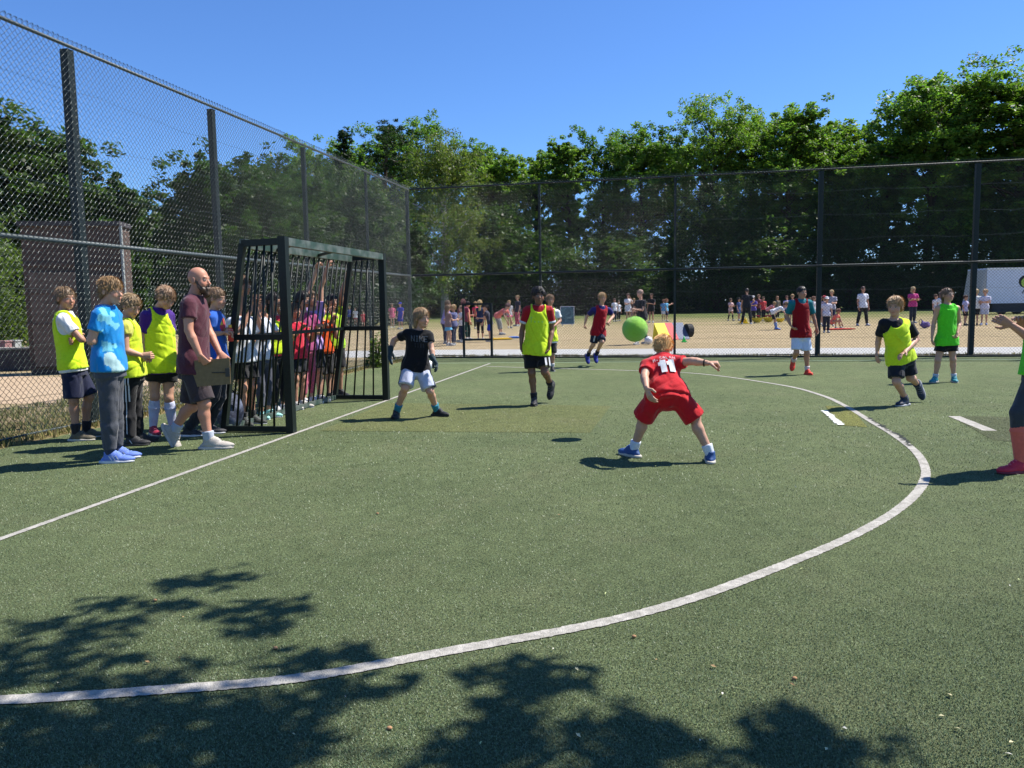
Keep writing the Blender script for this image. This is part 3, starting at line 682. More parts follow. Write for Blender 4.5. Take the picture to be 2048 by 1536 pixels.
ad = n.new('ShaderNodeMath'); ad.operation = 'ADD'; L.new(mr.outputs[0], ad.inputs[0]); L.new(nz(.55, 6, mp.outputs[0]), ad.inputs[1])
rp = n.new('ShaderNodeValToRGB'); L.new(ad.outputs[0], rp.inputs[0])
for p_, c_ in ((.3, (.37, .29, .175)), (.5, (.31, .245, .14)), (.64, (.23, .20, .10)), (.8, (.13, .145, .05)), (1., (.085, .115, .035))):
    if p_ == .3: rp.color_ramp.elements[0].position = p_; rp.color_ramp.elements[0].color = (*c_, 1)
    elif p_ == 1.: rp.color_ramp.elements[-1].position = p_; rp.color_ramp.elements[-1].color = (*c_, 1)
    else: e = rp.color_ramp.elements.new(p_); e.color = (*c_, 1)
mr2 = n.new('ShaderNodeMapRange'); L.new(nz(11, 6), mr2.inputs[0]); mr2.inputs[1].default_value = .3; mr2.inputs[2].default_value = .7; mr2.inputs[3].default_value = .5; mr2.inputs[4].default_value = 1.5
vm = n.new('ShaderNodeVectorMath'); vm.operation = 'MULTIPLY'; L.new(rp.outputs[0], vm.inputs[0]); L.new(mr2.outputs[0], vm.inputs[1]); L.new(vm.outputs[0], b.inputs['Base Color'])
bu = n.new('ShaderNodeBump'); bu.inputs['Strength'].default_value = .8; bu.inputs['Distance'].default_value = .05; L.new(nz(40, 4), bu.inputs['Height']); L.new(bu.outputs[0], b.inputs['Normal'])
tag(mk('ground', V, Fq, fm, smooth=True), kind='structure')

turf = turf_mat('turf', (.102, .130, .060), (.142, .174, .080), (.156, .164, .088))
lineL = CN + DB * .16 - DL * .12
def sheet(name, pts, z, m, kind='structure', th=0):
    P_ = [np.array([p[0], p[1], z]) for p in pts]; return tag(mk(name, np.array(P_), [tuple(range(len(P_)))], m), kind=kind)
A0 = lineL - DL * 32; A1 = lineL; A2 = lineL + DB * 34; A3 = A0 + DB * 34
gx = 40; gv = []; gf = []
for i in range(gx + 1):
    for j in range(gx + 1):
        p = A0 + DL * 32 * i / gx + DB * 34 * j / gx; e = 0
        if j == 0: p = p + DB * (.05 * math.sin(i * 1.7) + .04 * math.sin(i * 4.1))
        gv.append((p[0], p[1], 0)); 
        if i and j: q = i * (gx + 1) + j; gf.append((q - gx - 2, q - 1, q, q - gx - 1)) if False else gf.append((q, q - 1, q - gx - 2, q - gx - 1))
tag(mk('artificial_turf', np.array(gv), gf, turf), kind='structure')

paint = mat('line_paint', (.30, .285, .25), .8, .2, var=.25, vscale=12, bump=.7, bscale=150, col2=(.40, .38, .34)); paint_far = mat('line_paint_green', (.32, .42, .27), .8, .2, var=.2, vscale=14)
paint_new = mat('line_paint_fresh', (.7, .72, .66), .7, .2, var=.15, vscale=20)
def catmull(P_, n=12):
    P_ = [np.array(p, float) for p in P_]; Q_ = [2 * P_[0] - P_[1]] + P_ + [2 * P_[-1] - P_[-2]]; out = []
    for i in range(1, len(Q_) - 2):
        for k in range(n):
            t = k / n; a, b_, c, d = Q_[i - 1:i + 3]; out.append(.5 * (2 * b_ + (c - a) * t + (2 * a - 5 * b_ + 4 * c - d) * t * t + (3 * b_ - a - 3 * c + d) * t ** 3))
    return out + [P_[-1]]
def stripe(name, pts, wd, m, z=.004, jag=.0018, step=.014, kind='structure'):
    pts = [np.array([p[0], p[1], 0]) for p in pts]; S_ = [pts[0]]
    for a, b_ in zip(pts[:-1], pts[1:]):
        k = max(1, int(np.linalg.norm(b_ - a) / step)); S_ += [a + (b_ - a) * (i + 1) / k for i in range(k)]
    V = []; F = []; r = np.random.default_rng(5)
    for i, p in enumerate(S_):
        t = nrm(S_[min(i + 2, len(S_) - 1)] - S_[max(i - 2, 0)]); nn = np.array([-t[1], t[0], 0]); j1, j2 = r.normal(0, jag, 2)
        V += [p + nn * (wd / 2 + j1) + Z_ * z, p - nn * (wd / 2 + j2) + Z_ * z]
        if i: F.append((2 * i - 2, 2 * i - 1, 2 * i + 1, 2 * i))
    return tag(mk(name, np.array(V), F, m), kind=kind)
ga, gb = ground(0, 1079), ground(588, 868); gl = ground(980, 727)
stripe('goal_line', [ga + (ga - gb) * .8, ga, gb, gl], .052, paint)
arc = [(-260, 1408), (0, 1402), (300, 1383), (600, 1357), (900, 1303), (1200, 1247), (1400, 1193), (1600, 1118), (1720, 1065), (1800, 1017), (1842, 975), (1851, 940), (1832, 905), (1790, 872), (1745, 845), (1690, 812), (1640, 790), (1560, 770), (1400, 748), (1250, 741), (1100, 737), (972, 733)]
stripe('penalty_area_line', catmull([ground(*p) for p in arc]), .068, paint, .0045)
tl = ground(826, 727); tr_ = ground(2048, 719)
stripe('touch_line', [tl, tr_, tr_ + (tr_ - tl) * .4], .06, paint_far, .004)
stripe('penalty_spot_mark', [ground(1908, 833), ground(1980, 862)], .13, paint, .004, jag=.003)
stripe('penalty_spot_mark', [ground(1648, 822), ground(1682, 851)], .07, paint_new, .0085, jag=.012)
p1m = turf_mat('turf_patch', (.118, .138, .054), (.152, .168, .068), (.158, .158, .078)); p2m = turf_mat('turf_patch_yellow', (.16, .17, .045), (.17, .175, .055), (.15, .14, .05)); p3m = turf_mat('turf_patch_dull', (.085, .1, .05), (.092, .105, .052), (.1, .1, .06))
sheet('turf_patch', [ground(*p) for p in ((640, 862), (1180, 866), (1222, 812), (770, 806))], .0025, p1m)
sheet('turf_patch', [ground(*p) for p in ((1684, 851), (1735, 855), (1700, 814), (1650, 812))], .0035, p2m)
sheet('turf_patch', [ground(*p) for p in ((1985, 880), (2100, 890), (2080, 835), (1900, 832))], .0025, p3m)
crack = mat('dark_crack', (.02, .025, .02), .9); stripe('turf_seam', [ground(*p) for p in ((1738, 836), (1770, 858), (1800, 872), (1822, 893))], .035, crack, .0055, jag=.02, step=.02)
# path strip behind the far fence, dirt edge along the left fence, running track
pathm = mat('pale_path', (.36, .36, .35), .9, .1, var=.15, vscale=3, bump=.5, bscale=30)
pa, pb = ground(822, 714), ground(2048, 708.5); pc, pd = ground(2048, 695), ground(822, 699)
ext = nrm(pb - pa); sheet('path', [pa - ext * 3, pb + ext * 14, pc + ext * 14, pd - ext * 3], -.006, pathm)
trm = mat('red_track', (.42, .15, .07), .9, .1, var=.15, vscale=.6)
TY = gfield(1400, 624)[1]; tag(mk('running_track', np.array([(-60, TY - 2, .128), (95, TY - 2, .128), (95, TY + 3.2, .128), (-60, TY + 3.2, .128)]), [(0, 1, 2, 3)], trm), kind='structure')
sandm = mat('sandy_ground', (.38, .285, .19), .95, .1, var=.18, vscale=1.5, bump=.4, bscale=30)
sheet('dirt_path', [ground(*p) for p in ((-500, 812), (110, 806), (420, 780), (430, 762), (60, 752), (-500, 745))], -.006, sandm)
vg = mat('verge_ground', (.13, .12, .05), .95, .1, var=.3, vscale=6, bump=.8, bscale=40, col2=(.26, .19, .1))
q0 = CN - DL * 18 ; q1 = CN
sheet('verge', [q0 - DB * 1.3, q0 + DB * .3, q1 + DB * .2, q1 - DB * 1.3], -.004, vg)
sheet('verge', [q1 + DB * 40 + DL * 1.0, q1 + DB * 40 - DL * .16, q1 - DL * .12, q1 + DL * .35], -.004, vg)

# ------------------------------------------------------------------ fences
wire_m = mat('green_coated_wire', (.035, .05, .048), .26, .55, metal=.2); wire_b = mat('dark_coated_wire', (.03, .045, .042), .2, .6, metal=.3); steel = mat('dark_green_steel', (.012, .02, .021), .55, .3, var=.2, vscale=10); steel_w = mat('weathered_rail', (.08, .10, .10), .5, .4, var=.35, vscale=16)
def chain_mesh(org, D, Nn, length, z0, z1, pitch=.0354, wr=.0023, hole=None, phase=0):
    nw = int(length / pitch); ns = int((z1 - z0) / pitch); i = np.arange(nw)[:, None]; k = np.arange(ns + 1)[None, :]
    par = (i + k + phase) % 2
    u = (i + .5 + (par - .5) * 1.12) * pitch + 0 * k; zz = z0 + k * (z1 - z0) / ns + 0 * i; off = np.where((par + i) % 2 == 0, 1, -1) * .0032
    sag = .006 * np.sin(u * 1.9) * np.sin(zz * 2.3) + .004 * np.sin(u * 5.1 + zz * 3)
    P_ = org + D * u[..., None] + Nn * (off + sag)[..., None] + Z_ * zz[..., None]
    a = P_[:, :-1].reshape(-1, 3); b_ = P_[:, 1:].reshape(-1, 3)
    if hole:
        mu = ((u[:, :-1] + u[:, 1:]) / 2).ravel(); mz = ((zz[:, :-1] + zz[:, 1:]) / 2).ravel()
        keep = ~((mu > hole[0]) & (mu < hole[1]) & (mz > hole[2]) & (mz < hole[3])); a = a[keep]; b_ = b_[keep]
    t = b_ - a; t /= np.linalg.norm(t, axis=1)[:, None]; u_ = np.cross(t, Nn); u_ /= np.linalg.norm(u_, axis=1)[:, None]; v_ = np.cross(t, u_)
    V = np.empty((len(a), 8, 3))
    for q in range(4):
        an = q * math.pi / 2; o = (u_ * math.cos(an) + v_ * math.sin(an)) * wr; V[:, q] = a + o; V[:, 4 + q] = b_ + o
    base = np.arange(len(a))[:, None] * 8; F = np.concatenate([base + np.array([[q, (q + 1) % 4, 4 + (q + 1) % 4, 4 + q]]) for q in range(4)])
    return V.reshape(-1, 3), F
def fence(org, D, Nn, length, posts, label, wr, hole=None, rail_m=steel, wire_m=wire_m):
    root = empty('chain_link_fence', org, label, 'fence'); O = np.array(root.location)
    for z0, z1, ph in ((.04, MH - .02, 0), (MH + .01, FH + .06, 1)):
        V, F = chain_mesh(org, D, Nn, length, z0, z1, wr=wr, hole=hole, phase=ph)
        if ph:      # looped wire ends along the top
            b = MB(); r = random.Random(3); n_ = int(length / .0708)
            for i in range(n_):
                p = org + D * (i + .5) * .0708 + Z_ * (FH + .045); q = r.uniform(.02, .032)
                b.tube([p - D * .008, p + D * .006 + Z_ * q * .6 + Nn * .01, p + D * .004 + Z_ * q - Nn * .004, p - D * .012 + Z_ * q * .5 - Nn * .01], wr * 1.3, 4, cap=False)
            F = np.vstack([F, np.array(b.F) + len(V)]); V = np.vstack([V, np.array(b.V)])
        mk('wire_mesh', V, F, wire_m, root, smooth=True, origin=O)
    for d, wd in posts:
        b = MB(); p = org + D * d - Nn * (.03 + wd / 2); b.beam(p - Z_ * .02, p + Z_ * (FH - .03), wd, wd, side=D); b.build('post', steel, root)
    b = MB(); b.tube([org - Nn * .028 + Z_ * FH, org + D * length - Nn * .028 + Z_ * FH], .021, 8); b.build('top_rail', rail_m, root, smooth=True)
    b = MB(); b.tube([org - Nn * .034 + Z_ * MH, org + D * length - Nn * .034 + Z_ * MH], .027, 8); b.build('middle_rail', rail_m, root, smooth=True)
    b = MB(); n_ = int(length / .6)
    b.tube([org + D * (length * i / n_) + Z_ * (.05 + .01 * math.sin(i * 1.3)) - Nn * .02 for i in range(n_ + 1)], .012, 5); b.build('bottom_rail', rail_m, root, smooth=True)
    for h in (.45, 1.0, 1.58, 2.75, 3.3, 3.85):
        b = MB(); n_ = int(length / .4); b.tube([org + D * (length * i / n_) + Z_ * (h + .02 * math.sin(i * .9 + h * 7) + .012 * math.sin(i * 2.3)) - Nn * .007 for i in range(n_ + 1)], .0021, 3, cap=False); b.build('tension_wire', wire_m, root)
    return root
def along_left(px, py):      # distance from the corner back along the left fence for a pixel on its top rail
    best = None
    for d in np.arange(0, 17, .01):
        P_ = CN - DL * d + Z_ * FH - Z_ * CAM_H; x = 1024 + F_PX * (P_ @ RT) / (P_ @ FW)
        if best is None or abs(x - px) < best[0]: best = (abs(x - px), d)
    return best[1]
def along_back(px):
    best = None
    for d in np.arange(0, 22, .01):
        P_ = CN + DB * d + Z_ * 2 - Z_ * CAM_H; x = 1024 + F_PX * (P_ @ RT) / (P_ @ FW)
        if best is None or abs(x - px) < best[0]: best = (abs(x - px), d)
    return best[1]
LP = [(0, .075)] + [(along_left(x, 0), w_) for x, w_ in ((735, .05), (612, .07), (430, .085), (145, .1))]
print('left posts', [round(a[0], 2) for a in LP])
LP.append((LP[-1][0] + LP[-1][0] - LP[-2][0], .1))
fence(CN, -DL, DB, 15.6, LP, 'tall chain link fence along the left side behind the spectators and the goal', .0025, rail_m=steel_w)
GT = (along_back(925), along_back(981))
BP = [(along_back(1080), .055), (along_back(1350), .06), (along_back(1640), .105), (along_back(1951), .105)]
BP.append((BP[-1][0] + 2.9, .105)); print('back posts', [round(a[0], 2) for a in BP], GT)
fence(CN, DB, -DL, BP[-1][0] + 3, BP, 'tall chain link fence across the far side between the turf and the dry field', .0017, wire_m=wire_b, hole=(GT[0], GT[1], .5, 1.37))
t = empty('gate_frame', CN + DB * (GT[0] + GT[1]) / 2, 'small dark steel gate frame set into the bottom of the far fence, beside the goalkeeper', 'gate')
for x in GT: b = MB(); p = CN + DB * x; b.beam(p, p + Z_ * 1.4, .055, .055, side=DB); b.build('gate_post', steel, t)
for z in (1.38, .47): b = MB(); b.beam(CN + DB * (GT[0] + .028) + Z_ * z, CN + DB * (GT[1] - .028) + Z_ * z, .045, .05, side=Z_); b.build('crossbar', steel, t)
b = MB(); b.box(CN - DL * .0 + DB * 10 - Z_ * .0 - DL * .1, DB, DL, Z_, 10.5, .04, .035); tag(b.build('kerb', mat('dark_kerb', (.03, .035, .033), .8, var=.3, vscale=5), origin=CN), kind='structure')

# ------------------------------------------------------------------ goal
gm = mat('goal_steel', (.008, .014, .012), .5, .3, var=.25, vscale=14); gw = mat('goal_steel_worn', (.03, .06, .045), .45, .5, var=.3, vscale=6, col2=(.11, .13, .115))
FLb, FRb = ground(583, 866), ground(773, 800); gd = nrm(FRb - FLb); gp = np.array([-gd[1], gd[0], 0]); W_ = np.linalg.norm(FRb - FLb)
dr = 0.80; dt = .47; GH = z_at(572, 473, FLb)
t = empty('steel_goal', (FLb + FRb) / 2, 'dark green steel goal with barred sides and a barred sloping back', 'goal'); print('goal w,h', W_, GH)
for p in (FLb, FRb): b = MB(); b.beam(p, p + Z_ * GH, .085, .085, side=gd); b.build('goal_post', gm, t)
b = MB(); b.beam(FLb + gd * .055 + Z_ * (GH - .05), FRb - gd * .055 + Z_ * (GH - .05), .08, .085, side=Z_); b.build('crossbar', gw, t)
RT_, RB_ = [p + gp * dt + Z_ * (GH - .06) for p in (FLb, FRb)], [p + gp * dr + Z_ * .04 for p in (FLb, FRb)]
b = MB(); b.beam(RT_[0], RT_[1], .07, .1, side=Z_); b.build('rear_top_beam', gw, t)
b = MB(); b.beam(RB_[0], RB_[1], .06, .06, side=Z_); b.build('rear_bottom_beam', gw, t)
rm = .5; mm = [RB_[i] + (RT_[i] - RB_[i]) * rm for i in (0, 1)]
b = MB(); b.beam(mm[0], mm[1], .05, .04, side=Z_); b.build('rear_middle_beam', gm, t)
for i, p in enumerate((FLb, FRb)):
    b = MB(); b.beam(RB_[i], RT_[i], .06, .06, side=gd); b.build('rear_upright', gm, t)
    
    for q_, e_, w2, h2, nm in ((.04, RB_[i], .05, .06, 'side_bottom_beam'), (GH - .05, RT_[i], .06, .07, 'side_top_beam'), (mm[i][2], mm[i], .05, .06, 'side_middle_beam')): b = MB(); b.beam(p + gp * .05 + Z_ * q_, e_, w2, h2, side=Z_); b.build(nm, gm, t)
    for k in range(1, 5):
        b = MB(); f_ = k / 5; b.tube([p + gp * (.05 + (dt - .05) * f_) + Z_ * (GH - .08), p + gp * (.05 + (dr - .05) * f_) + Z_ * .05], .0125, 6); b.build('side_bar', gm, t, smooth=True)
NBAR = 20
for k in range(1, NBAR):
    f_ = k / NBAR; b = MB(); b.tube([RB_[0] + (RB_[1] - RB_[0]) * f_ - gp * .0, RT_[0] + (RT_[1] - RT_[0]) * f_], .0115, 6); b.build('back_bar', gm, t, smooth=True)
for f_ in (.08, .45):
    b = MB(); b.beam(FLb + gd * W_ * f_ + gp * .05 + Z_ * (GH - .08), RT_[0] + gd * W_ * (f_ + .18) - Z_ * .02, .035, .03, side=Z_); b.build('roof_brace', gm, t)

# ------------------------------------------------------------------ trees
def leaf_mat(name, c1, c2):
    m = bpy.data.materials.new(name); m.use_nodes = True; n = m.node_tree.nodes; L = m.node_tree.links; b = n['Principled BSDF']; out = n['Material Output']
    b.inputs['Roughness'].default_value = .5; b.inputs['Specular IOR Level'].default_value = .35
    a = n.new('ShaderNodeVertexColor'); a.layer_name = 'Col'; oi = n.new('ShaderNodeObjectInfo')
    mx = n.new('ShaderNodeMix'); mx.data_type = 'RGBA'; mx.blend_type = 'MIX'; mx.inputs[6].default_value = (*c1, 1); mx.inputs[7].default_value = (*c2, 1); L.new(oi.outputs['Random'], mx.inputs[0])
    m2 = n.new('ShaderNodeVectorMath'); m2.operation = 'MULTIPLY'; L.new(mx.outputs[2], m2.inputs[0]); L.new(a.outputs[0], m2.inputs[1]); L.new(m2.outputs[0], b.inputs['Base Color'])
    t = n.new('ShaderNodeBsdfTranslucent'); m3 = n.new('ShaderNodeVectorMath'); m3.operation = 'MULTIPLY'; L.new(m2.outputs[0], m3.inputs[0]); m3.inputs[1].default_value = (1.3, 1.5, .6); L.new(m3.outputs[0], t.inputs[0])
    ms = n.new('ShaderNodeMixShader'); ms.inputs[0].default_value = .48; L.new(b.outputs[0], ms.inputs[1]); L.new(t.outputs[0], ms.inputs[2]); L.new(ms.outputs[0], out.inputs[0])
    MATS[name] = m; return m
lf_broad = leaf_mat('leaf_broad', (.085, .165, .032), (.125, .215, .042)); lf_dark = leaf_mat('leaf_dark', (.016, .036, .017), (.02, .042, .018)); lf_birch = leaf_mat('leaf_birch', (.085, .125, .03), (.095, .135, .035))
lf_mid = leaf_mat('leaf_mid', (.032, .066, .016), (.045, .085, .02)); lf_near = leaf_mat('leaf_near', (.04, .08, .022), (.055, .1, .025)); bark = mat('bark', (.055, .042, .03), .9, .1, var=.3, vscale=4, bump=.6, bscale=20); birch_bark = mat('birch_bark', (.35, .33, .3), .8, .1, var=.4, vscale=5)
def leaves(C, size, rng, updir=.35, aspect=.6, droop=0):
    n_ = len(C); nn = rng.normal(size=(n_, 3)); nn[:, 2] = np.abs(nn[:, 2]) + updir; nn /= np.linalg.norm(nn, axis=1)[:, None]
    t = rng.normal(size=(n_, 3)); t[:, 2] -= droop; t -= nn * (t * nn).sum(1)[:, None]; t /= np.linalg.norm(t, axis=1)[:, None]; b_ = np.cross(nn, t)
    sz = size * rng.uniform(.6, 1.3, n_)[:, None]; V = np.empty((n_, 4, 3)); V[:, 0] = C - t * sz; V[:, 1] = C + b_ * sz * aspect - t * sz * .1; V[:, 2] = C + t * sz; V[:, 3] = C - b_ * sz * aspect - t * sz * .1
    return V.reshape(-1, 3), np.arange(n_ * 4).reshape(-1, 4)
def make_tree(kind, h, wd, seed, nleaf, size, loc, low=.2):
    """returns (trunk mesh object, crown mesh object) data for a tree h high and wd wide"""
    rng = np.random.default_rng(seed); b = MB(); tips = []
    top = h * (.97 if kind in ('conifer', 'pine') else .86); bend = rng.normal(0, .03 * h, 2)
    tp = [np.array([bend[0] * (f_ ** 2), bend[1] * (f_ ** 2), top * f_]) for f_ in np.linspace(0, 1, 8)]; r0 = .018 * h + .06
    b.tube(tp, [r0 * (1.25 if i == 0 else 1) * (1 - .11 * i) + .01 for i in range(8)], 8)
    nb = {'broad': 48, 'conifer': 46, 'pine': 30, 'birch': 34, 'shrub': 16}[kind]
    dense = kind == 'broad' and 340 <= seed - 105 + 0 < 780
    if dense: nb = 95
    for i in range(nb):
        f_ = low + (1 - low) * ((i + rng.uniform(0, 1)) / nb); z = top * min(f_, .98); k = z / top * 7; i0 = min(int(k), 6); p = tp[i0] + (tp[i0 + 1] - tp[i0]) * (k - i0)
        g_ = (f_ - low) / (1 - low)
        if kind == 'broad': R = wd / 2 * (.55 + .75 * math.sin(math.pi * min(1, .12 + g_ * .70)) - .25) * rng.uniform(.65, 1.15) * (1 if not dense else .8); el = R_(rng.uniform(5, 55))
        elif kind == 'conifer': R = wd / 2 * (1.05 - g_) * rng.uniform(.75, 1.1) + .2; el = R_(rng.uniform(-15, 15))
        elif kind == 'pine': R = wd / 2 * (.5 + .6 * math.sin(math.pi * (.2 + .75 * g_))) * rng.uniform(.6, 1.1); el = R_(rng.uniform(0, 40))
        elif kind == 'birch': R = wd / 2 * math.sin(math.pi * min(.98, .25 + g_ * .7)) ** .7 * rng.uniform(.6, 1.05); el = R_(rng.uniform(15, 60))
        else: R = wd / 2 * rng.uniform(.5, 1.) * (1.1 - .6 * g_); el = R_(rng.uniform(10, 60))
        a = rng.uniform(0, 6.28); d = np.array([math.cos(a) * math.cos(el), math.sin(a) * math.cos(el), math.sin(el)])
        e = p + d * R; m_ = p + d * R * .5 + Z_ * R * .08; b.tube([p, m_, e], [r0 * .32 * (1.1 - g_ * .7), r0 * .2 * (1.1 - g_ * .7), .015], 5)
        tips.append((e, R, d)); tips.append((m_ + rng.normal(0, .12 * R, 3), R * .8, d))
    C = []; B = []; per = max(1, nleaf // (len(tips) * 7))
    for e, R, d in tips:
        for _ in range(7):
            cs = {'broad': .115, 'conifer': .10, 'pine': .12, 'birch': .13, 'shrub': .22}[kind] * wd * rng.uniform(.5, 1.1); c = e + rng.normal(0, .6, 3) * np.array([cs, cs, cs * .8]) * 1.6
            q = rng.normal(size=(per, 3)); q /= np.linalg.norm(q, axis=1)[:, None]; q *= (rng.uniform(0, 1, per) ** .45)[:, None] * cs * .62
            q[:, 2] *= {'conifer': .35, 'birch': 1.5, 'pine': .6}.get(kind, .72)
            if kind == 'birch': q[:, 2] -= np.abs(q[:, 2]) * .5
            C.append(c + q); B.append(np.full(per, rng.uniform(.78, 1.25)))
    C = np.vstack(C); B = np.concatenate(B); ok_ = C[:, 2] > .05; C, B = C[ok_], B[ok_]
    V, F = leaves(C, size, rng, .8 if kind != 'birch' else .1, {'conifer': .25, 'pine': .25, 'birch': .4}.get(kind, .62), {'birch': 1.5}.get(kind, 0))
    cc = np.repeat(B * rng.uniform(.75, 1.3, len(B)), 4)[:, None] * np.array([[1., 1., 1.]]); cc[:, 0] *= np.repeat(rng.uniform(.85, 1.3, len(B)), 4)
    return b, V, F, cc
PROTO = {}
def tree(kind, key, x, y, h, wd, label, group, rot, name='broadleaf_tree', z=None, size=.3, nleaf=9000, low=.2, cat='tree'):
    if key < 20 and kind == 'broad': wd *= 1.18
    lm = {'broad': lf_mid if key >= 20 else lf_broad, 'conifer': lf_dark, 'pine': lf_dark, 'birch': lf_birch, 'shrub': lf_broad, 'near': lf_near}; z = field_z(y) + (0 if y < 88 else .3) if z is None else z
    k = (kind, key); root = empty(name, (x, y, z - .05), label, cat, group)
    if k not in PROTO:
        b, V, F, cc = make_tree(kind, h, wd, 100 + key * 17 + len(kind), nleaf, size, None, low)
        t_ = b.build('trunk', birch_bark if kind == 'birch' else bark, root, smooth=True, origin=np.zeros(3)); c_ = mk('crown', V, F, lm[kind], root, origin=np.zeros(3), col=np.clip(cc, 0, 2)); PROTO[k] = (t_.data, c_.data, h, wd); sc = (1, 1, 1)
    else:
        td, cd, h0, w0 = PROTO[k]
        for nm, dd in (('trunk', td), ('crown', cd)): o = bpy.data.objects.new(nm, dd); COL.objects.link(o); o.parent = root
        sc = (wd / w0, wd / w0, h / h0)
    root.scale = sc; root.rotation_euler = (0, 0, rot); return root
def tree_px(kind, key, px, top, wpx, Y, label, name='broadleaf_tree', group='trees along the far edge of the field', **kw):
    p = at(px, 600, Y); z = field_z(Y) + (.3 if Y > 88 else 0); h = z_at(px, top, p) - z; return tree(kind, key, p[0], p[1], h, wpx / F_PX * Y, label, group, (px * 1.37) % 6.28, name, z, **kw)
SP = [('broad', 0, 655, 272, 150, 92, 'broadleaf tree whose crown just clears the left fence rail, left of the dark conifers'),
      ('conifer', 0, 705, 246, 90, 88, 'slim dark blue green conifer, the left of the two dark ones'),
      ('pine', 0, 768, 240, 130, 84, 'broad dark pine, darkest crown just left of the feathery birch'),
      ('broad', 1, 822, 243, 170, 96, 'broadleaf tree with a round top rising between the dark pine and the birch'),
      ('birch', 0, 890, 250, 215, 80, 'large feathery olive green birch behind the fence corner'),
      ('broad', 2, 952, 282, 120, 98, 'broadleaf tree showing at the right shoulder of the birch'),
      ('broad', 3, 1012, 296, 105, 94, 'short broadleaf tree in the dip of the skyline right of the birch'),
      ('broad', 0, 1076, 290, 120, 99, 'broadleaf tree above the thin fence post behind the boy with the curly hair'),
      ('broad', 4, 1146, 250, 80, 92, 'narrow broadleaf tree with a pointed tip, first peak right of the birch dip'),
      ('broad', 1, 1205, 254, 110, 97, 'light green broadleaf tree just right of the narrow pointed one'),
      ('broad', 2, 1282, 244, 140, 93, 'broadleaf tree with an even rounded top above the green ball'),
      ('broad', 4, 1352, 256, 100, 100, 'broadleaf tree above the second thin post of the far fence'),
      ('broad', 3, 1425, 205, 150, 91, 'tall broadleaf tree with a bough sticking out to the left of its top'),
      ('broad', 0, 1505, 208, 170, 96, 'tall broadleaf tree at the highest point of the middle of the tree line'),
      ('broad', 1, 1578, 215, 160, 92, 'tall broadleaf tree above the boy in the teal shirt'),
      ('broad', 2, 1652, 226, 160, 97, 'tall broadleaf tree over the first thick post of the far fence'),
      ('broad', 4, 1705, 262, 110, 92, 'lower broadleaf tree where the skyline dips before the far right rise'),
      ('broad', 3, 1762, 240, 120, 96, 'broadleaf tree at the left foot of the tall trees on the right'),
      ('broad', 0, 1850, 146, 210, 88, 'very tall ragged broadleaf tree, left one of the two highest on the right'),
      ('broad', 2, 1925, 136, 190, 93, 'very tall broadleaf tree above the right thick post of the far fence'),
      ('broad', 1, 2035, 130, 230, 86, 'very tall broadleaf tree rising behind the white trailer at the right edge'),
      ('broad', 4, 2140, 150, 200, 90, 'tall broadleaf tree cut by the right edge of the view')]
for i_, (kind, key, px, top, wpx, Y, lab) in enumerate(SP):
    key = i_ % 9
    nm = {'birch': 'birch_tree', 'conifer': 'conifer_tree', 'pine': 'pine_tree'}.get(kind, 'broadleaf_tree')
    tree_px(kind, key, px, top, wpx, Y, lab, nm, nleaf={'birch': 40000, 'conifer': 12000, 'pine': 22000}.get(kind, 42000), size={'birch': .14, 'conifer': .22, 'pine': .18}.get(kind, .155), low={'birch': .12, 'broad': .34, 'pine': .12, 'conifer': .08}[kind])
rr = random.Random(4)
# lower trees and shrubs filling the edge of the wood
lows = [(640, 400, 150), (740, 430, 150), (990, 400, 120), (1060, 450, 130), (1150, 440, 120), (1240, 420, 130), (1330, 430, 120), (1440, 400, 150), (1530, 420, 130), (1610, 440, 130), (1700, 400, 120), (1790, 430, 110), (1890, 420, 120), (1985, 400, 150), (2080, 380, 160)]
where = ['left of the birch, low behind the left fence', 'under the dark pine', 'right of the birch foot', 'behind the curly haired boy', 'between the curly haired boy and the green ball', 'behind the green ball', 'behind the second thin fence post', 'right of the second thin fence post', 'left of the boy in teal', 'behind the boy in teal', 'right of the first thick fence post', 'behind the blond runner in the bib', 'behind the girl with glasses', 'behind the trailer', 'at the right edge of the view']
for i, (px, top, wpx) in enumerate(lows):
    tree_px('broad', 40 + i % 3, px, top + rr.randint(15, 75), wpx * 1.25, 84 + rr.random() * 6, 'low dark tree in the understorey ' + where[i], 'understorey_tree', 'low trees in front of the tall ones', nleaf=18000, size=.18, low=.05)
def hedge(x0, x1, y, h, label, seed, n_, size=.2, dep=3, lm=lf_dark, name='hedge', z=0):
    rng = np.random.default_rng(seed); C = rng.uniform(size=(n_, 3)) * np.array([x1 - x0, dep, 1]) + np.array([x0, y, 0]); C[:, 2] = z + rng.uniform(0, 1, n_) ** .8 * (h * (.8 + .2 * np.sin(C[:, 0] * .7) + .12 * np.sin(C[:, 0] * 1.9)))
    V, F = leaves(C, size, rng, .4); cc = np.repeat(rng.uniform(.7, 1.3, n_), 4)[:, None] * np.ones((1, 3)); root = empty(name, ((x0 + x1) / 2, y + dep / 2, z), label, 'hedge'); mk('foliage', V, F, lm, root, col=cc, origin=np.array(root.location))
    b = MB()
    for i in range(int((x1 - x0) / 2.5)): xx = x0 + 1 + i * 2.5; b.tube([(xx, y + dep / 2, z - .1), (xx + rng.normal(0, .2), y + dep / 2, z + h * .7)], [.1, .03], 5)
    b.build('stems', bark, root)
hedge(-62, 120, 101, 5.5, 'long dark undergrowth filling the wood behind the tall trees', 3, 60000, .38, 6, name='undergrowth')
hedge(-34, 96, 91, 2.6, 'low dark hedge along the far edge of the field under the trees', 5, 26000, .22, 2.5)
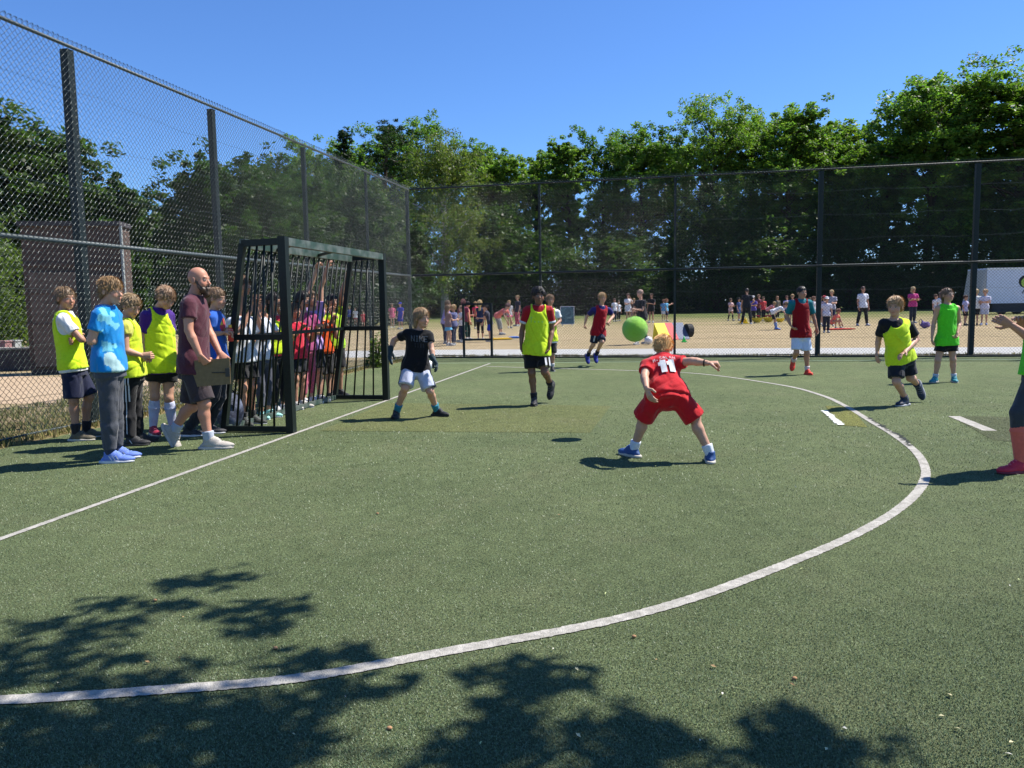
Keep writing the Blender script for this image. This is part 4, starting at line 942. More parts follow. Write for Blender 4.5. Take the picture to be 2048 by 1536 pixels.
# trees beyond the left fence
LT = [('broad', 0, 20, 252, 360, 36, 'large dense tree at the left edge beyond the fence, behind the brown shed', .04), ('broad', 2, 215, 375, 190, 38, 'rounded tree right behind the brown shed, right of the big one', .04), ('broad', 1, 470, 362, 300, 46, 'wide dome shaped tree beyond the left fence above the bearded man', .04),
      ('broad', 3, 590, 318, 200, 56, 'tree beyond the left fence directly above the near end of the goal', .16), ('broad', 4, 330, 430, 170, 60, 'smaller tree in the gap between the two big trees beyond the left fence', .05), ('broad', 1, 700, 380, 190, 62, 'tree beyond the left fence above the far end of the goal', .2), ('broad', 2, 805, 440, 120, 66, 'low tree beyond the corner of the two fences', .2), ('broad', 3, -110, 290, 240, 26, 'tree cut by the left edge of the view beyond the fence', .04)]
for kind, key, px, top, wpx, Y, lab, low in LT:
    tree_px(kind, key + 20, px, top, wpx, Y, lab, 'broadleaf_tree', 'trees beyond the left fence', nleaf=100000 if Y < 50 else 26000, size=.125 if Y < 50 else .15, low=low)
def bush(px, py, Y, wd, h, label, n_, size, lm, seed):
    p = at(px, py, Y); rng = np.random.default_rng(seed); C = rng.normal(size=(n_, 3)); C /= np.linalg.norm(C, axis=1)[:, None]; C *= (rng.uniform(0, 1, n_) ** .4)[:, None]; C[:, 2] = np.abs(C[:, 2]); C *= np.array([wd / 2, wd / 2, h]) * (1 + .25 * np.sin(C[:, :1] * 7) * np.cos(C[:, 2:] * 6))
    V, F = leaves(C + np.array([p[0], p[1], .02]), size, rng, .4); cc = np.repeat(rng.uniform(.7, 1.35, n_), 4)[:, None] * np.ones((1, 3)); root = empty('bush', (p[0], p[1], 0), label, 'bush'); mk('foliage', V, F, lm, root, col=cc, origin=np.array(root.location))
    b = MB()
    for k in range(7): a = k * .9; b.tube([(p[0], p[1], 0), (p[0] + wd * .25 * math.cos(a), p[1] + wd * .25 * math.sin(a), h * .8)], [.02, .006], 4)
    b.build('stems', bark, root)
bush(-30, 690, 23, 3.2, 4.0, 'sunlit light green bush beyond the fence at the left edge, left of the shed', 9000, .07, lf_birch, 2)
bush(754, 720, 17.6, .5, .75, 'small leafy weed bush at the foot of the left fence, beside the far goal post', 900, .035, lf_birch, 4)
hedge(-34, -6, 52, 3.2, 'dark hedge far beyond the left fence', 9, 14000, .16, 3)
# ------------------------------------------------------------------ overhanging tree that shades the near turf
def overhang():
    rng = np.random.default_rng(21); root = empty('broadleaf_tree', (3.6, -4.2, 0), 'tree behind the viewer whose leafy boughs shade the near turf', 'tree'); O = np.array(root.location)
    hz = 4.8; o = SD[:2] / SD[2]
    blobs = [(430, 1158, .55, .22), (375, 1165, .3, .1), (540, 1232, .5, .24), (470, 1222, .4, .12), (520, 1262, .3, .08), (300, 1212, .5, .07), (215, 1208, .4, .1), (255, 1240, .35, .06), (60, 1250, .55, .08), (150, 1275, .6, .14), (30, 1310, .5, .16), (120, 1335, .5, .12), (240, 1320, .35, .06), (10, 1360, .3, .1),
             (340, 1358, .45, .16), (270, 1372, .35, .08), (160, 1375, .3, .06), (640, 1315, .5, .1), (700, 1308, .35, .09), (585, 1335, .3, .08), (740, 1372, .4, .1), (650, 1390, .35, .1), (540, 1405, .5, .2), (450, 1420, .5, .2), (380, 1440, .5, .18), (300, 1415, .45, .15), (200, 1440, .55, .2), (100, 1440, .4, .1), (30, 1470, .5, .12),
             (590, 1470, .35, .15), (540, 1455, .35, .12), (440, 1490, .6, .2), (300, 1500, .6, .22), (160, 1500, .6, .2), (60, 1520, .5, .14), (500, 1530, .5, .14), (350, 1535, .6, .2), (200, 1540, .6, .2), (20, 1425, .3, .08),
             (960, 1345, .2, .08), (1040, 1360, .42, .2), (1090, 1345, .42, .12), (1120, 1375, .35, .1), (1040, 1405, .3, .12), (990, 1440, .25, .1), (1035, 1470, .35, .2), (950, 1500, .35, .16), (880, 1520, .35, .14), (1060, 1520, .4, .2), (1240, 1445, .38, .14), (1290, 1462, .38, .1), (1200, 1455, .25, .05), (1250, 1505, .4, .1), (1235, 1530, .3, .15), (1330, 1495, .3, .07),
             (1545, 1440, .18, .12), (1590, 1465, .25, .12), (1620, 1490, .42, .2), (1690, 1498, .35, .08), (1500, 1510, .4, .1), (1540, 1530, .4, .1), (1640, 1528, .3, .1)]
    C = []; ctr = []
    for px, py, wd, dp in blobs:
        g_ = ground(px, py); zz = hz + rng.uniform(-.35, .35); c = np.array([g_[0] + o[0] * zz, g_[1] + o[1] * zz, zz]); ctr.append(c)
        n_ = int(16 + 300 * wd * dp); q = rng.normal(size=(n_, 3)); q /= np.linalg.norm(q, axis=1)[:, None]; q *= (rng.uniform(0, 1, n_) ** .6 * 1.15)[:, None]; sc = np.array([wd * .43, dp * 1.0, .1]); pp = c + q * sc; C.append(pp)
    # the rest of the crown, behind the camera and to the right
    for _ in range(150):
        c = np.array([rng.uniform(0, 7.5), rng.uniform(-8, 1.2), rng.uniform(4.5, 9.5)]); q = rng.normal(size=(60, 3)) * .35; C.append(c + q)
        if rng.uniform() < .25: ctr.append(c)
    C = np.vstack(C); V, F = leaves(C, .068, rng, .8, .40); cc = np.repeat(rng.uniform(.8, 1.2, len(C)), 4)[:, None] * np.ones((1, 3)); mk('crown', V, F, lf_broad, root, col=cc, origin=O)
    b = MB(); b.tube([(3.6, -4.2, -.1), (3.6, -4.2, 1.5), (3.7, -4.1, 3.5), (3.8, -4, 5.5), (3.7, -4.2, 8)], [.32, .25, .22, .16, .06], 10)
    mains = [np.array([1.4, 3.6, 4.8]), np.array([2.4, 3.5, 4.8]), np.array([3.7, 3.3, 4.8]), np.array([4.4, 3.4, 4.8]), np.array([1., -2., 7.]), np.array([6, -4., 7.])]; st = np.array([3.7, -4.1, 4.2])
    for m_ in mains: b.tube([st, st + (m_ - st) * .5 + Z_ * .6, m_], [.09, .045, .01], 6)
    for c in ctr:
        m_ = min(mains, key=lambda q: np.linalg.norm(q - c)); a = st + (m_ - st) * rng.uniform(.8, .99); b.tube([a, (a + c) / 2 + rng.normal(0, .05, 3), c], [.008, .006, .004], 4, cap=False)
    b.build('trunk', bark, root, smooth=True)
overhang()
# ------------------------------------------------------------------ grass tufts and litter
def tufts(name, pts, hmin, hmax, cols, seed, per=5, wd=.006):
    rng = np.random.default_rng(seed); V = []; F = []; Cc = []
    for p in pts:
        for _ in range(per):
            a = rng.uniform(0, 6.28); h = rng.uniform(hmin, hmax); d = np.array([math.cos(a), math.sin(a), 0]); q = np.array(p) + d * rng.uniform(0, .04); s_ = np.cross(d, Z_) * wd; tip = q + d * h * rng.uniform(.1, .7) + Z_ * h
            b = len(V); V += [q - s_, q + s_, q + (tip - q) * .55 + s_ * .7 + Z_ * h * .12, tip]; F.append((b, b + 1, b + 2, b + 3)); c = np.array(cols[rng.integers(len(cols))]) * rng.uniform(.7, 1.3); Cc += [c] * 4
    return tag(mk(name, np.array(V), F, mat('grass_blade', (0, 0, 0), .7, .2, attr=True, transl=.25), col=np.array(Cc)), kind='stuff', label='dry and green grass tufts along the fence', cat='grass')
rng = np.random.default_rng(8); GP = []
for _ in range(1500): d = rng.uniform(0, 15.6); o_ = rng.normal(-.05, .12); GP.append(CN - DL * d + DB * (o_ if o_ < .2 else .1))
for _ in range(1500): d = rng.uniform(0, 20); GP.append(CN + DB * d + DL * rng.uniform(.0, .35))
tufts('grass_tufts', GP, .02, .10, [(.3, .24, .1), (.12, .15, .04), (.38, .31, .15), (.2, .2, .07)], 2)
GP = [np.array([*(CN - DL * rng.uniform(6, 14.5))[:2], 0]) - DB * rng.uniform(.1, 2.4) for _ in range(2200)]
tufts('grass_tufts', GP, .02, .09, [(.16, .2, .07), (.2, .22, .09), (.34, .3, .15)], 3)
V = []; F = []; Cc = []
for i in range(400):
    if i < 70: g_ = ground(rng.uniform(0, 2048), 740 + 796 * rng.uniform() ** 1.0)
    elif i < 330: g_ = CN - DL * rng.uniform(2, 14.5) + DB * abs(rng.normal(.1, .35))
    else: g_ = ground(rng.uniform(380, 1000), rng.uniform(740, 900))
    a = rng.uniform(0, 6.28); l = rng.uniform(.005, .013); d = np.array([math.cos(a), math.sin(a), 0]); s_ = np.cross(d, Z_) * l * rng.uniform(.25, .6); p = np.array([g_[0], g_[1], .008]); b = len(V)
    V += [p - d * l, p + s_ + Z_ * .006, p + d * l + Z_ * .004, p - s_ + Z_ * .003]; F.append((b, b + 1, b + 2, b + 3)); Cc += [np.array([(.55, .5, .3), (.5, .55, .25), (.6, .58, .5), (.3, .2, .1)][rng.integers(4)])] * 4
tag(mk('leaf_litter', np.array(V), F, mat('litter', (0, 0, 0), .7, .2, attr=True), col=np.array(Cc)), kind='stuff', label='small dry leaves and bits scattered on the turf', cat='leaf litter')
for i, (px, py) in enumerate(((755, 1029), (1589, 1360), (779, 1460), (310, 1203), (551, 1299), (1268, 1276))):
    g_ = ground(px, py); sphere(g_ + Z_ * .007, .007, 'pebble', mat('brown_pebble', (.36, .2, .1), .8, var=.3, vscale=50), n=8, rad=np.array([1.2, .9, .8]) * .008)
    tag(bpy.data.objects[-1] if False else COL.objects[-1], 'small brown nut lying on the turf ' + ['in the middle left of the view', 'near the lower right of the curved line', 'in the shade gap at the bottom', 'beside the left leaf shadow', 'just above the curved line on the left', 'below the curved line in the middle'][i], 'nut', 'brown nuts on the turf')
# short upright fibres of the turf where it is near enough to see them
def pile():
    rng = np.random.default_rng(31); n_ = 330000; px = rng.uniform(-60, 2110, n_); py = 770 + 790 * rng.uniform(0, 1, n_) ** .8
    D = RT[None] * ((px - 1024) / F_PX)[:, None] - UP[None] * ((py - 768) / F_PX)[:, None] + FW[None]; G = D * (CAM_H / -D[:, 2])[:, None]; G[:, 2] = 0
    ok_ = G[:, 1] < 12; a_ = np.array([*(lineL)[:2]]); q_ = (G[:, :2] - a_) @ DB[:2]; ok_ &= q_ > .05
    def near(pl, wd):
        pl = np.array([p[:2] for p in pl]); m_ = np.zeros(len(G), bool)
        for p, q in zip(pl[:-1], pl[1:]):
            d = q - p; t = np.clip(((G[:, :2] - p) @ d) / (d @ d), 0, 1); m_ |= np.linalg.norm(G[:, :2] - p - t[:, None] * d, axis=1) < wd
        return m_
    ok_ &= ~near([ground(*p) for p in arc][:18] if False else catmull([ground(*p) for p in arc], 5), .04); ok_ &= ~near([ga + (ga - gb) * .8, ga, gb, gl], .03); ok_ &= ~near([ground(1908, 833), ground(1980, 862)], .07); ok_ &= ~near([ground(1648, 822), ground(1682, 851)], .04)
    G = G[ok_]; n_ = len(G); G = G + rng.normal(0, .002, G.shape) * [1, 1, 0]; sc = np.clip(G[:, 1] / 5, .8, 1.6)[:, None]
    az = rng.uniform(0, 6.28, n_); d = np.stack([np.cos(az), np.sin(az), 0 * az], 1); sdv = np.stack([-d[:, 1], d[:, 0], 0 * az], 1) * .0016 * sc; ln = rng.uniform(.004, .011, n_)[:, None] * sc
    V = np.empty((n_, 3, 3)); V[:, 0] = G - sdv; V[:, 1] = G + sdv; V[:, 2] = G + d * ln * rng.uniform(.3, 1.1, (n_, 1)) + Z_ * ln * .9
    c = np.array([(.07, .12, .05), (.11, .165, .07), (.18, .22, .12), (.04, .07, .032)])[rng.integers(0, 4, n_)] * rng.uniform(.75, 1.3, (n_, 1))
    tag(mk('turf_pile', V.reshape(-1, 3), np.arange(n_ * 3).reshape(-1, 3), mat('turf_fibre', (0, 0, 0), .45, .4, attr=True), col=np.repeat(c, 3, 0)), kind='stuff', label='short green plastic fibres of the turf', cat='artificial grass')
pile()
# ------------------------------------------------------------------ things beyond the fences
def shed():
    Yb = 17.2; a = at(62, 740, Yb); b_ = at(256, 740, Yb + .3); u = nrm(np.array([b_[0] - a[0], b_[1] - a[1], 0])); nn = np.array([u[1], -u[0], 0]); w_ = np.linalg.norm((b_ - a)[:2]); a = np.array([a[0], a[1], 0])
    h = z_at(160, 452, a + u * w_ / 2); root = empty('brick_tower', a + u * w_ / 2, 'narrow dark brown brick tower with a paler shaft beyond the left fence', 'building')
    bm = bpy.data.materials.new('dark_brick'); bm.use_nodes = True; n = bm.node_tree.nodes; L = bm.node_tree.links; tc = n.new('ShaderNodeTexCoord'); br = n.new('ShaderNodeTexBrick'); br.inputs['Scale'].default_value = 1; br.inputs['Brick Width'].default_value = .22; br.inputs['Row Height'].default_value = .072; br.inputs['Mortar Size'].default_value = .006
    br.inputs[1].default_value = (.088, .055, .042, 1); br.inputs[2].default_value = (.062, .04, .032, 1); br.inputs[3].default_value = (.045, .035, .035, 1); mp_ = n.new('ShaderNodeMapping'); mp_.inputs['Rotation'].default_value = (R_(90), 0, 0); L.new(tc.outputs['Object'], mp_.inputs[0]); L.new(mp_.outputs[0], br.inputs[0]); L.new(br.outputs[0], n['Principled BSDF'].inputs['Base Color']); n['Principled BSDF'].inputs['Roughness'].default_value = .9
    pale = mat('pale_render', (.12, .092, .078), .9, .1, var=.25, vscale=3, bump=.3, bscale=30); O = a + u * w_ / 2
    b = MB(); b.box(O - nn * .35 + Z_ * h / 2, u, nn, Z_, w_ / 2, .35, h / 2); b.build('wall', bm, root)
    b = MB(); b.box(O - u * w_ * .2 + nn * .03 + Z_ * h * .37, u, nn, Z_, w_ * .24, .03, h * .32); b.build('pale_panel', pale, root)
    b = MB(); b.box(O + u * w_ * .31 + nn * .03 + Z_ * h * .37, u, nn, Z_, w_ * .17, .03, h * .30); b.build('pale_panel', pale, root)
    for z in (.34, .55, .74): b = MB(); b.box(O + nn * .066 + Z_ * h * z, u, nn, Z_, w_ / 2 + .01, .006, .02); b.build('band', bm, root)
    b = MB(); b.box(O - nn * .33 + Z_ * (h + .05), u, nn, Z_, w_ / 2 + .04, .40, .05); b.build('roof', mat('roof_felt', (.05, .045, .05), .8), root)
    b = MB(); b.box(O + u * (w_ / 2 + .04) + Z_ * h / 2, u, nn, Z_, .02, .04, h / 2); b.build('corner_trim', mat('grey_trim', (.25, .28, .28), .5), root)
shed()
p = at(-30, 735, 18.5); b = MB()
root = empty('shade_block', (p[0], p[1], 0), 'dark block standing in for tree shade beyond the left fence, left of the brick tower', 'wall'); b.box(np.array([p[0] - 1.2, p[1], .25]), X_, Y_, Z_, 2.4, .12, .25); b.build('wall', mat('shade_block_dark', (.05, .045, .05), .9, var=.3, vscale=4), root)  # solid dark block in place of the tree shade around the tower foot
b = MB(); b.box(np.array([p[0] - 1.2, p[1], .52]), X_, Y_, Z_, 2.45, .16, .02); b.build('shade_block_top', mat('shade_block_top', (.3, .28, .25), .9), root)  # pale top slab added to the shade block
def crate(px, py, Y, wd, h, col, lab):
    p = at(px, py, Y); b = MB(); m = mat('crate_%d' % int(col[0] * 99), col, .6, var=.1); root = empty('plastic_box', (p[0], p[1], 0), lab, 'box')
    b.box(np.array([p[0], p[1], h / 2]), X_, Y_, Z_, wd / 2, wd / 2, h / 2); b.build('tub', m, root); b = MB(); b.box(np.array([p[0], p[1], h + .015]), X_, Y_, Z_, wd / 2 + .02, wd / 2 + .02, .015); b.build('lid', m, root)
crate(8, 712, 20, .28, .62, (.28, .15, .15), 'dull pink box beyond the fence at the left edge'); crate(28, 708, 20.3, .26, .62, (.32, .34, .33), 'pale grey box beyond the fence beside the pink one')

def trailer():
    Y = 56.; z0 = field_z(Y); a = at(1972, 600, Y); x0 = a[0]; L_ = 9.; zt = z_at(2000, 536, np.array([x0 + .5, Y])); zb = z_at(2000, 607, np.array([x0 + .5, Y])); root = empty('box_trailer', (x0 + L_ / 2, Y + 1.2, z0), 'white box trailer with a dark skirt parked at the right edge of the field', 'trailer')
    wm = mat('trailer_white', (.62, .66, .78), .45, .4, var=.05, vscale=1); dk = mat('trailer_dark', (.02, .022, .03), .6, .3, var=.3, vscale=2); gr = mat('trailer_grey', (.42, .42, .42), .5)
    b = MB(); b.box(np.array([x0 + L_ / 2, Y + 1.2, (zt + zb) / 2]), X_, Y_, Z_, L_ / 2, 1.2, (zt - zb) / 2); b.build('box_body', wm, root)
    b = MB(); b.box(np.array([x0 + L_ / 2, Y - .01, zt - .04]), X_, Y_, Z_, L_ / 2, .03, .05); b.build('roof_rail', mat('trailer_bright', (.8, .8, .8), .4), root)
    b = MB(); b.box(np.array([x0 + L_ / 2 + .2, Y + 1.15, (zb + z0) / 2 + .06]), X_, Y_, Z_, L_ / 2 - .3, 1.12, (zb - z0) / 2 - .085); b.build('skirt', dk, root)
    b = MB(); b.add([(x0 - .42, Y + .3, zb), (x0 - .06, Y + .02, zb), (x0 - .01, Y + .02, zt - .1), (x0 - .1, Y + .3, zt - .12), (x0 - .42, Y + 2.2, zb), (x0 - .06, Y + 2.38, zb), (x0 - .01, Y + 2.38, zt - .1), (x0 - .1, Y + 2.2, zt - .12)], [(0, 1, 2, 3), (7, 6, 5, 4), (0, 3, 7, 4), (1, 0, 4, 5), (3, 2, 6, 7), (2, 1, 5, 6)]); b.build('nose', gr, root)
    for k in (1.4, 2.5, 7.2):
        b = MB(); c = np.array([x0 + k, Y + .3, z0 + .42]); b.tube([c + Y_ * .3, c - Y_ * .02], .42, 20); wl = b.build('wheel', mat('tyre', (.015, .015, .015), .8), root, smooth=False); b = MB(); b.tube([c, c - Y_ * .04], .2, 16); o = b.build('rim', gr, wl, origin=np.array(root.location))
    # emblem: a lime disc in a black swirl with an S, and black letters below
    bk = mat('emblem_black', (.01, .01, .01), .5); lm = mat('emblem_lime', (.38, .55, .08), .5); e = at(2052, 563, Y); V = []; F = []
    def poly(pts, y, m, nm):
        c = [np.array([e[0] + x, Y - y, e[2] + z]) for x, z in pts]; mk(nm, np.array(c), [tuple(range(len(c)))[::-1]], m, root, origin=np.array(root.location))
    poly([(.52 * math.cos(t), .46 * math.sin(t)) for t in np.linspace(0, 6.28, 22)[:-1]], .006, bk, 'emblem'); poly([(.06 + .4 * math.cos(t), -.06 + .36 * math.sin(t)) for t in np.linspace(0, 6.28, 22)[:-1]], .010, lm, 'emblem')
    b = MB(); b.tube([np.array([e[0] + .06 + x, Y - .016, e[2] - .06 + z]) for x, z in ((.16, .17), (.02, .24), (-.13, .15), (-.05, .02), (.1, -.05), (.14, -.16), (0, -.25), (-.15, -.17))], .03, 5); b.build('emblem_letter', bk, root)
    for i, x in enumerate((-.24, .12)):
        q = np.array([e[0] + x, Y - .012, e[2] - .84]); b = MB(); b.tube([q, q + X_ * .11 + Z_ * .26, q + X_ * .22], .028, 4); b.tube([q + X_ * .05 + Z_ * .1, q + X_ * .17 + Z_ * .1], .022, 4); b.build('letter', bk, root)
trailer()
def board():
    g_ = gfield(1136, 652); root = empty('picture_board', g_, 'speckled dark blue picture board with a pale frame on legs in the field', 'board'); Y = g_[1]; z1 = z_at(1136, 613, g_); z0 = z_at(1136, 648, g_); x0, x1 = at(1121, 630, Y)[0], at(1148, 630, Y)[0]; m = mat('board_frame', (.6, .63, .66), .5)
    b = MB(); b.box(np.array([(x0 + x1) / 2, Y, (z0 + z1) / 2]), X_, Y_, Z_, (x1 - x0) / 2, .02, (z1 - z0) / 2); b.build('picture', mat('board_picture', (.03, .07, .1), .6, var=.5, vscale=12, col2=(.1, .22, .26)), root)
    b = MB(); 
    for x in (x0, x1): b.beam((x, Y - .03, z0), (x, Y - .03, z1), .05, .03, side=X_)
    for z in (z0, z1): b.beam((x0 + .03, Y - .03, z), (x1 - .03, Y - .03, z), .05, .03, side=Z_)
    b.build('frame', m, root)
    for x in (x0 + .1, x1 - .1): b = MB(); b.tube([(x, Y + .03, z1 - .1), (x, Y + .35, field_z(Y))], .015, 5); b.tube([(x, Y + .03, z0), (x, Y - .1, field_z(Y))], .015, 5); b.build('leg', m, root)
board()
def mat_board():
    A, B = gfield(1322, 680), gfield(1380, 678); u = nrm(B - A); Y = (A[1] + B[1]) / 2; H_ = z_at(1350, 647, A) - A[2]; w_ = np.linalg.norm(B - A); root = empty('gym_wedge', (A + B) / 2, 'leaning foam panel striped yellow, red and slate blue with a black end', 'foam panel'); bk = np.array([-u[1], u[0], 0]) * .55
    cs = [((.85, .68, .02), 0, .36, 'yellow_section'), ((.62, .05, .06), .36, .62, 'red_section'), ((.09, .12, .2), .62, 1., 'blue_section')]
    for c, f0, f1, nm in cs:
        a, b_ = A + u * w_ * f0, A + u * w_ * f1; b = MB(); b.add([a, b_, b_ + bk + Z_ * H_, a + bk + Z_ * H_, a + bk * 1.2, b_ + bk * 1.2], [(0, 1, 2, 3), (3, 2, 5, 4), (1, 0, 4, 5), (0, 3, 4), (1, 5, 2)]); b.build(nm, mat(nm, c, .6, .3, var=.06), root)
    b = MB(); e = A + u * (w_ + .1) + bk * .6; b.tube([e - u * .08 + Z_ * H_ * .5, e + u * .12 + Z_ * H_ * .5], H_ * .42, 18); b.build('black_end', mat('black_foam', (.012, .012, .014), .7), root)
mat_board()
def cone(px, py, h, col, lab, base=None, group='small marker cones on the field'):
    g_ = gfield(px, py); root = empty('marker_cone', g_, lab, 'cone', group); m = mat('cone_%d_%d' % (int(col[0] * 99), int(col[1] * 99)), col, .5, .4); b = MB()
    b.tube([g_ + Z_ * .02, g_ + Z_ * h * .7, g_ + Z_ * h], [h * .36, h * .12, h * .05], 12); b.build('cone_body', m, root, smooth=True); b = MB(); b.box(g_ + Z_ * .012, X_, Y_, Z_, h * .42, h * .42, .012); b.build('base', mat('cone_%d_%d' % (int((base or col)[0] * 99), int((base or col)[1] * 99)), base or col, .5, .4), root)
cone(1368, 684, .2, (.04, .6, .12), 'green marker cone at the right foot of the striped foam panel'); cone(1255, 646, .3, (.06, .55, .15), 'green cone by the feet of the girl in the long white dress'); 
cone(1486, 646, .55, (.8, .5, .02), 'red and yellow cone left of the man in black', base=(.85, .6, .02)); cone(1492, 647, .3, (.8, .6, .02), 'low yellow cone beside the red and yellow one'); cone(1262, 641, .2, (.7, .6, .03), 'tiny yellow cone behind the green one')
def bowl(px, py, r, col, lab):
    g_ = gfield(px, py); root = empty('target_bowl', g_, lab, 'bowl', 'yellow target bowls on the field'); b = MB(); m = mat('bowl_%d' % int(col[1] * 99), col, .5, .4); b.tube([g_ + Z_ * .02, g_ + Z_ * r * .5, g_ + Z_ * r * .9], [r * .45, r * .8, r], 14, cap=False); b.tube([g_ + Z_ * .02, g_ + Z_ * .022], [r * .45, r * .44], 14); b.build('bowl_body', m, root, smooth=True)
bowl(1514, 646, .32, (.6, .5, .05), 'left of the two yellow green bowls beneath the red bench'); bowl(1537, 645, .32, (.6, .5, .05), 'right of the two yellow green bowls beneath the red bench'); bowl(1560, 645, .26, (.85, .62, .04), 'yellow bowl right behind the bending boy in white')
for px0, px1, lab in ((1506, 1520, 'left one of two small red benches behind the bowls'), (1530, 1542, 'right one of two small red benches behind the bowls')):
    A, B = gfield(px0, 642), gfield(px1, 642); root = empty('low_bench', (A + B) / 2, lab, 'bench', 'small red benches on the field'); m = mat('bench_red', (.4, .04, .05), .6); h = .32; b = MB(); b.box((A + B) / 2 + Z_ * h, X_, Y_, Z_, (B - A)[0] / 2, .14, .03); b.build('seat', m, root)
    for q in (A + X_ * .05, B - X_ * .05): b = MB(); b.box(q + Z_ * h / 2, X_, Y_, Z_, .02, .12, h / 2 - .032); b.build('leg', m, root)
def flatmat(px, py, w_, d_, col, lab, nm='play_mat', h=.04, rot=.1):
    g_ = gfield(px, py); u = np.array([math.cos(rot), math.sin(rot), 0]); v = np.array([-u[1], u[0], 0]); b = MB(); b.box(g_ + Z_ * (h / 2 + .005), u, v, Z_, w_ / 2, d_ / 2, h / 2); b.box(g_ + Z_ * (h + .012), u, v, Z_, w_ / 2 - .04, d_ / 2 - .04, .005); tag(b.build(nm, mat('mat_%d_%d' % (int(col[0] * 99), int(col[2] * 99)), col, .6, var=.1, bump=.3, bscale=20), origin=g_), lab, 'mat')
flatmat(1004, 679, .75, .35, (.85, .55, .03), 'yellow mat on the dry grass near the bending woman in coral'); flatmat(1028, 676, .38, .5, (.03, .14, .5), 'blue mat touching the right end of the yellow one'); flatmat(1680, 659, 1.1, .5, (.55, .06, .04), 'red mat under the crouching child in coral', h=.03)
def fball(c, r, lab, cols, name='football'):
    c = np.array(c, float); root = empty(name, c - Z_ * r, lab, 'ball'); nse = lambda V: 0 * V[:, 0]
    me = sphere(c, r, 'ball_surface', None, root, 28); me.data.materials.append(cols[0]); 
    ph = (1 + 5 ** .5) / 2; ico = np.array([nrm(q) for q in [(0, 1, ph), (0, -1, ph), (0, 1, -ph), (0, -1, -ph), (1, ph, 0), (-1, ph, 0), (1, -ph, 0), (-1, -ph, 0), (ph, 0, 1), (-ph, 0, 1), (ph, 0, -1), (-ph, 0, -1)]]); Rz = np.array(Matrix.Rotation(.5, 3, 'X') @ Matrix.Rotation(.4, 3, 'Z')); V = []; F = []
    for q in ico @ Rz.T:
        u = nrm(np.cross(q, X_ + .1)); v = np.cross(q, u); b = len(V); V += [c + nrm(q + (u * math.cos(t) + v * math.sin(t)) * .33) * r * 1.012 for t in np.arange(5) * 1.2566]; F.append(tuple(range(b, b + 5)))
    mk('panels', np.array(V), F, cols[1], root, origin=np.array(root.location))
bw = mat('ball_white', (.72, .72, .74), .4, .4); bp = mat('ball_pink', (.6, .3, .36), .4); bb = mat('ball_blue', (.1, .13, .35), .4)
g_ = gfield(1297, 689); fball(g_ + Z_ * .13, .13, 'white football with blue panels on the dry grass beside the green ball', (bw, bb))
g_ = ground(857, 741); fball(g_ + Z_ * .11, .105, 'white football lying on the turf behind the goalkeeper', (bw, bp))
g_ = gfield(1850, 656); root = empty('drawstring_bag', g_, 'small violet bag lying on the dry grass between two players', 'bag'); sd = SDF(.018); sd.ell(g_ + Z_ * .13, (.2, .16, .14)); sd.cap(g_ + Z_ * .2 - X_ * .1, g_ + Z_ * .36 - X_ * .16, .06, .015, k=.05); V, Q = sd.mesh(); V += vnormals(V, Q) * (wav(V, 30, 3) * .012)[:, None]; mk('bag_body', V, Q, cloth((.14, .09, .25)), root, smooth=True, origin=np.array(root.location))
b = MB(); b.tube([g_ + Z_ * .3 - X_ * .14, g_ + Z_ * .38 - X_ * .2, g_ + Z_ * .3 - X_ * .26, g_ + Z_ * .1 - X_ * .22], .012, 5); b.build('cord', cloth((.03, .03, .05)), root)
# the big green ball in the air
bc = at(1270, 658, 7.95)
bmt = mat('felt_green', (.31, .64, .06), .95, .1, var=.14, vscale=26, bump=.9, bscale=230, sheen=.5)
root = empty('foam_ball', bc, 'large bright green felt covered ball in the air above the boy in red', 'ball'); sphere(bc, .1275, 'felt_surface', bmt, root, 48, disp=lambda V: .004 * wav(V, 60, 5) + .003 * wav(V, 25, 9))
rng = np.random.default_rng(6); q = rng.normal(size=(5000, 3)); q /= np.linalg.norm(q, axis=1)[:, None]; t_ = np.cross(q, rng.normal(size=(5000, 3))); t_ /= np.linalg.norm(t_, axis=1)[:, None]; V = np.empty((5000, 3, 3)); V[:, 0] = bc + q * .127 - t_ * .0012; V[:, 1] = bc + q * .127 + t_ * .0012; V[:, 2] = bc + q * .1325 + rng.normal(size=(5000, 3)) * .0018
mk('felt_fuzz', V.reshape(-1, 3), np.arange(15000).reshape(-1, 3), bmt, root, origin=bc)
# backpack behind the man
g_ = ground(437, 864) + DL * .25; root = empty('backpack', g_, 'dark navy backpack with pale patches on the turf beside the near goal upright', 'backpack'); sd = SDF(.012); sd.ell(g_ + Z_ * .2, (.15, .12, .22)); sd.ell(g_ + Z_ * .12 - Y_ * .1, (.11, .06, .1), k=.03); sd.plane(g_ + Z_ * .005, -Z_); V, Q = sd.mesh(); V += vnormals(V, Q) * (wav(V, 30, 3) * .005)[:, None]; O = np.array(root.location)
mk('main_compartment', V, Q, mat('backpack_cloth', (.012, .016, .035), .7, var=.3, vscale=9, col2=(.12, .14, .2), bump=.4, bscale=90), root, smooth=True, origin=O)
b = MB(); b.tube([g_ + Z_ * .4, g_ + Z_ * .45 + X_ * .03, g_ + Z_ * .4 + X_ * .07], .01, 6); b.build('handle', cloth((.01, .01, .015)), root)
for q in (-.06, .06): b = MB(); b.tube([g_ + Z_ * .38 + X_ * q + Y_ * .08, g_ + Z_ * .25 + X_ * q + Y_ * .15, g_ + Z_ * .08 + X_ * q + Y_ * .12], .012, 6); b.build('strap', cloth((.02, .02, .03)), root)
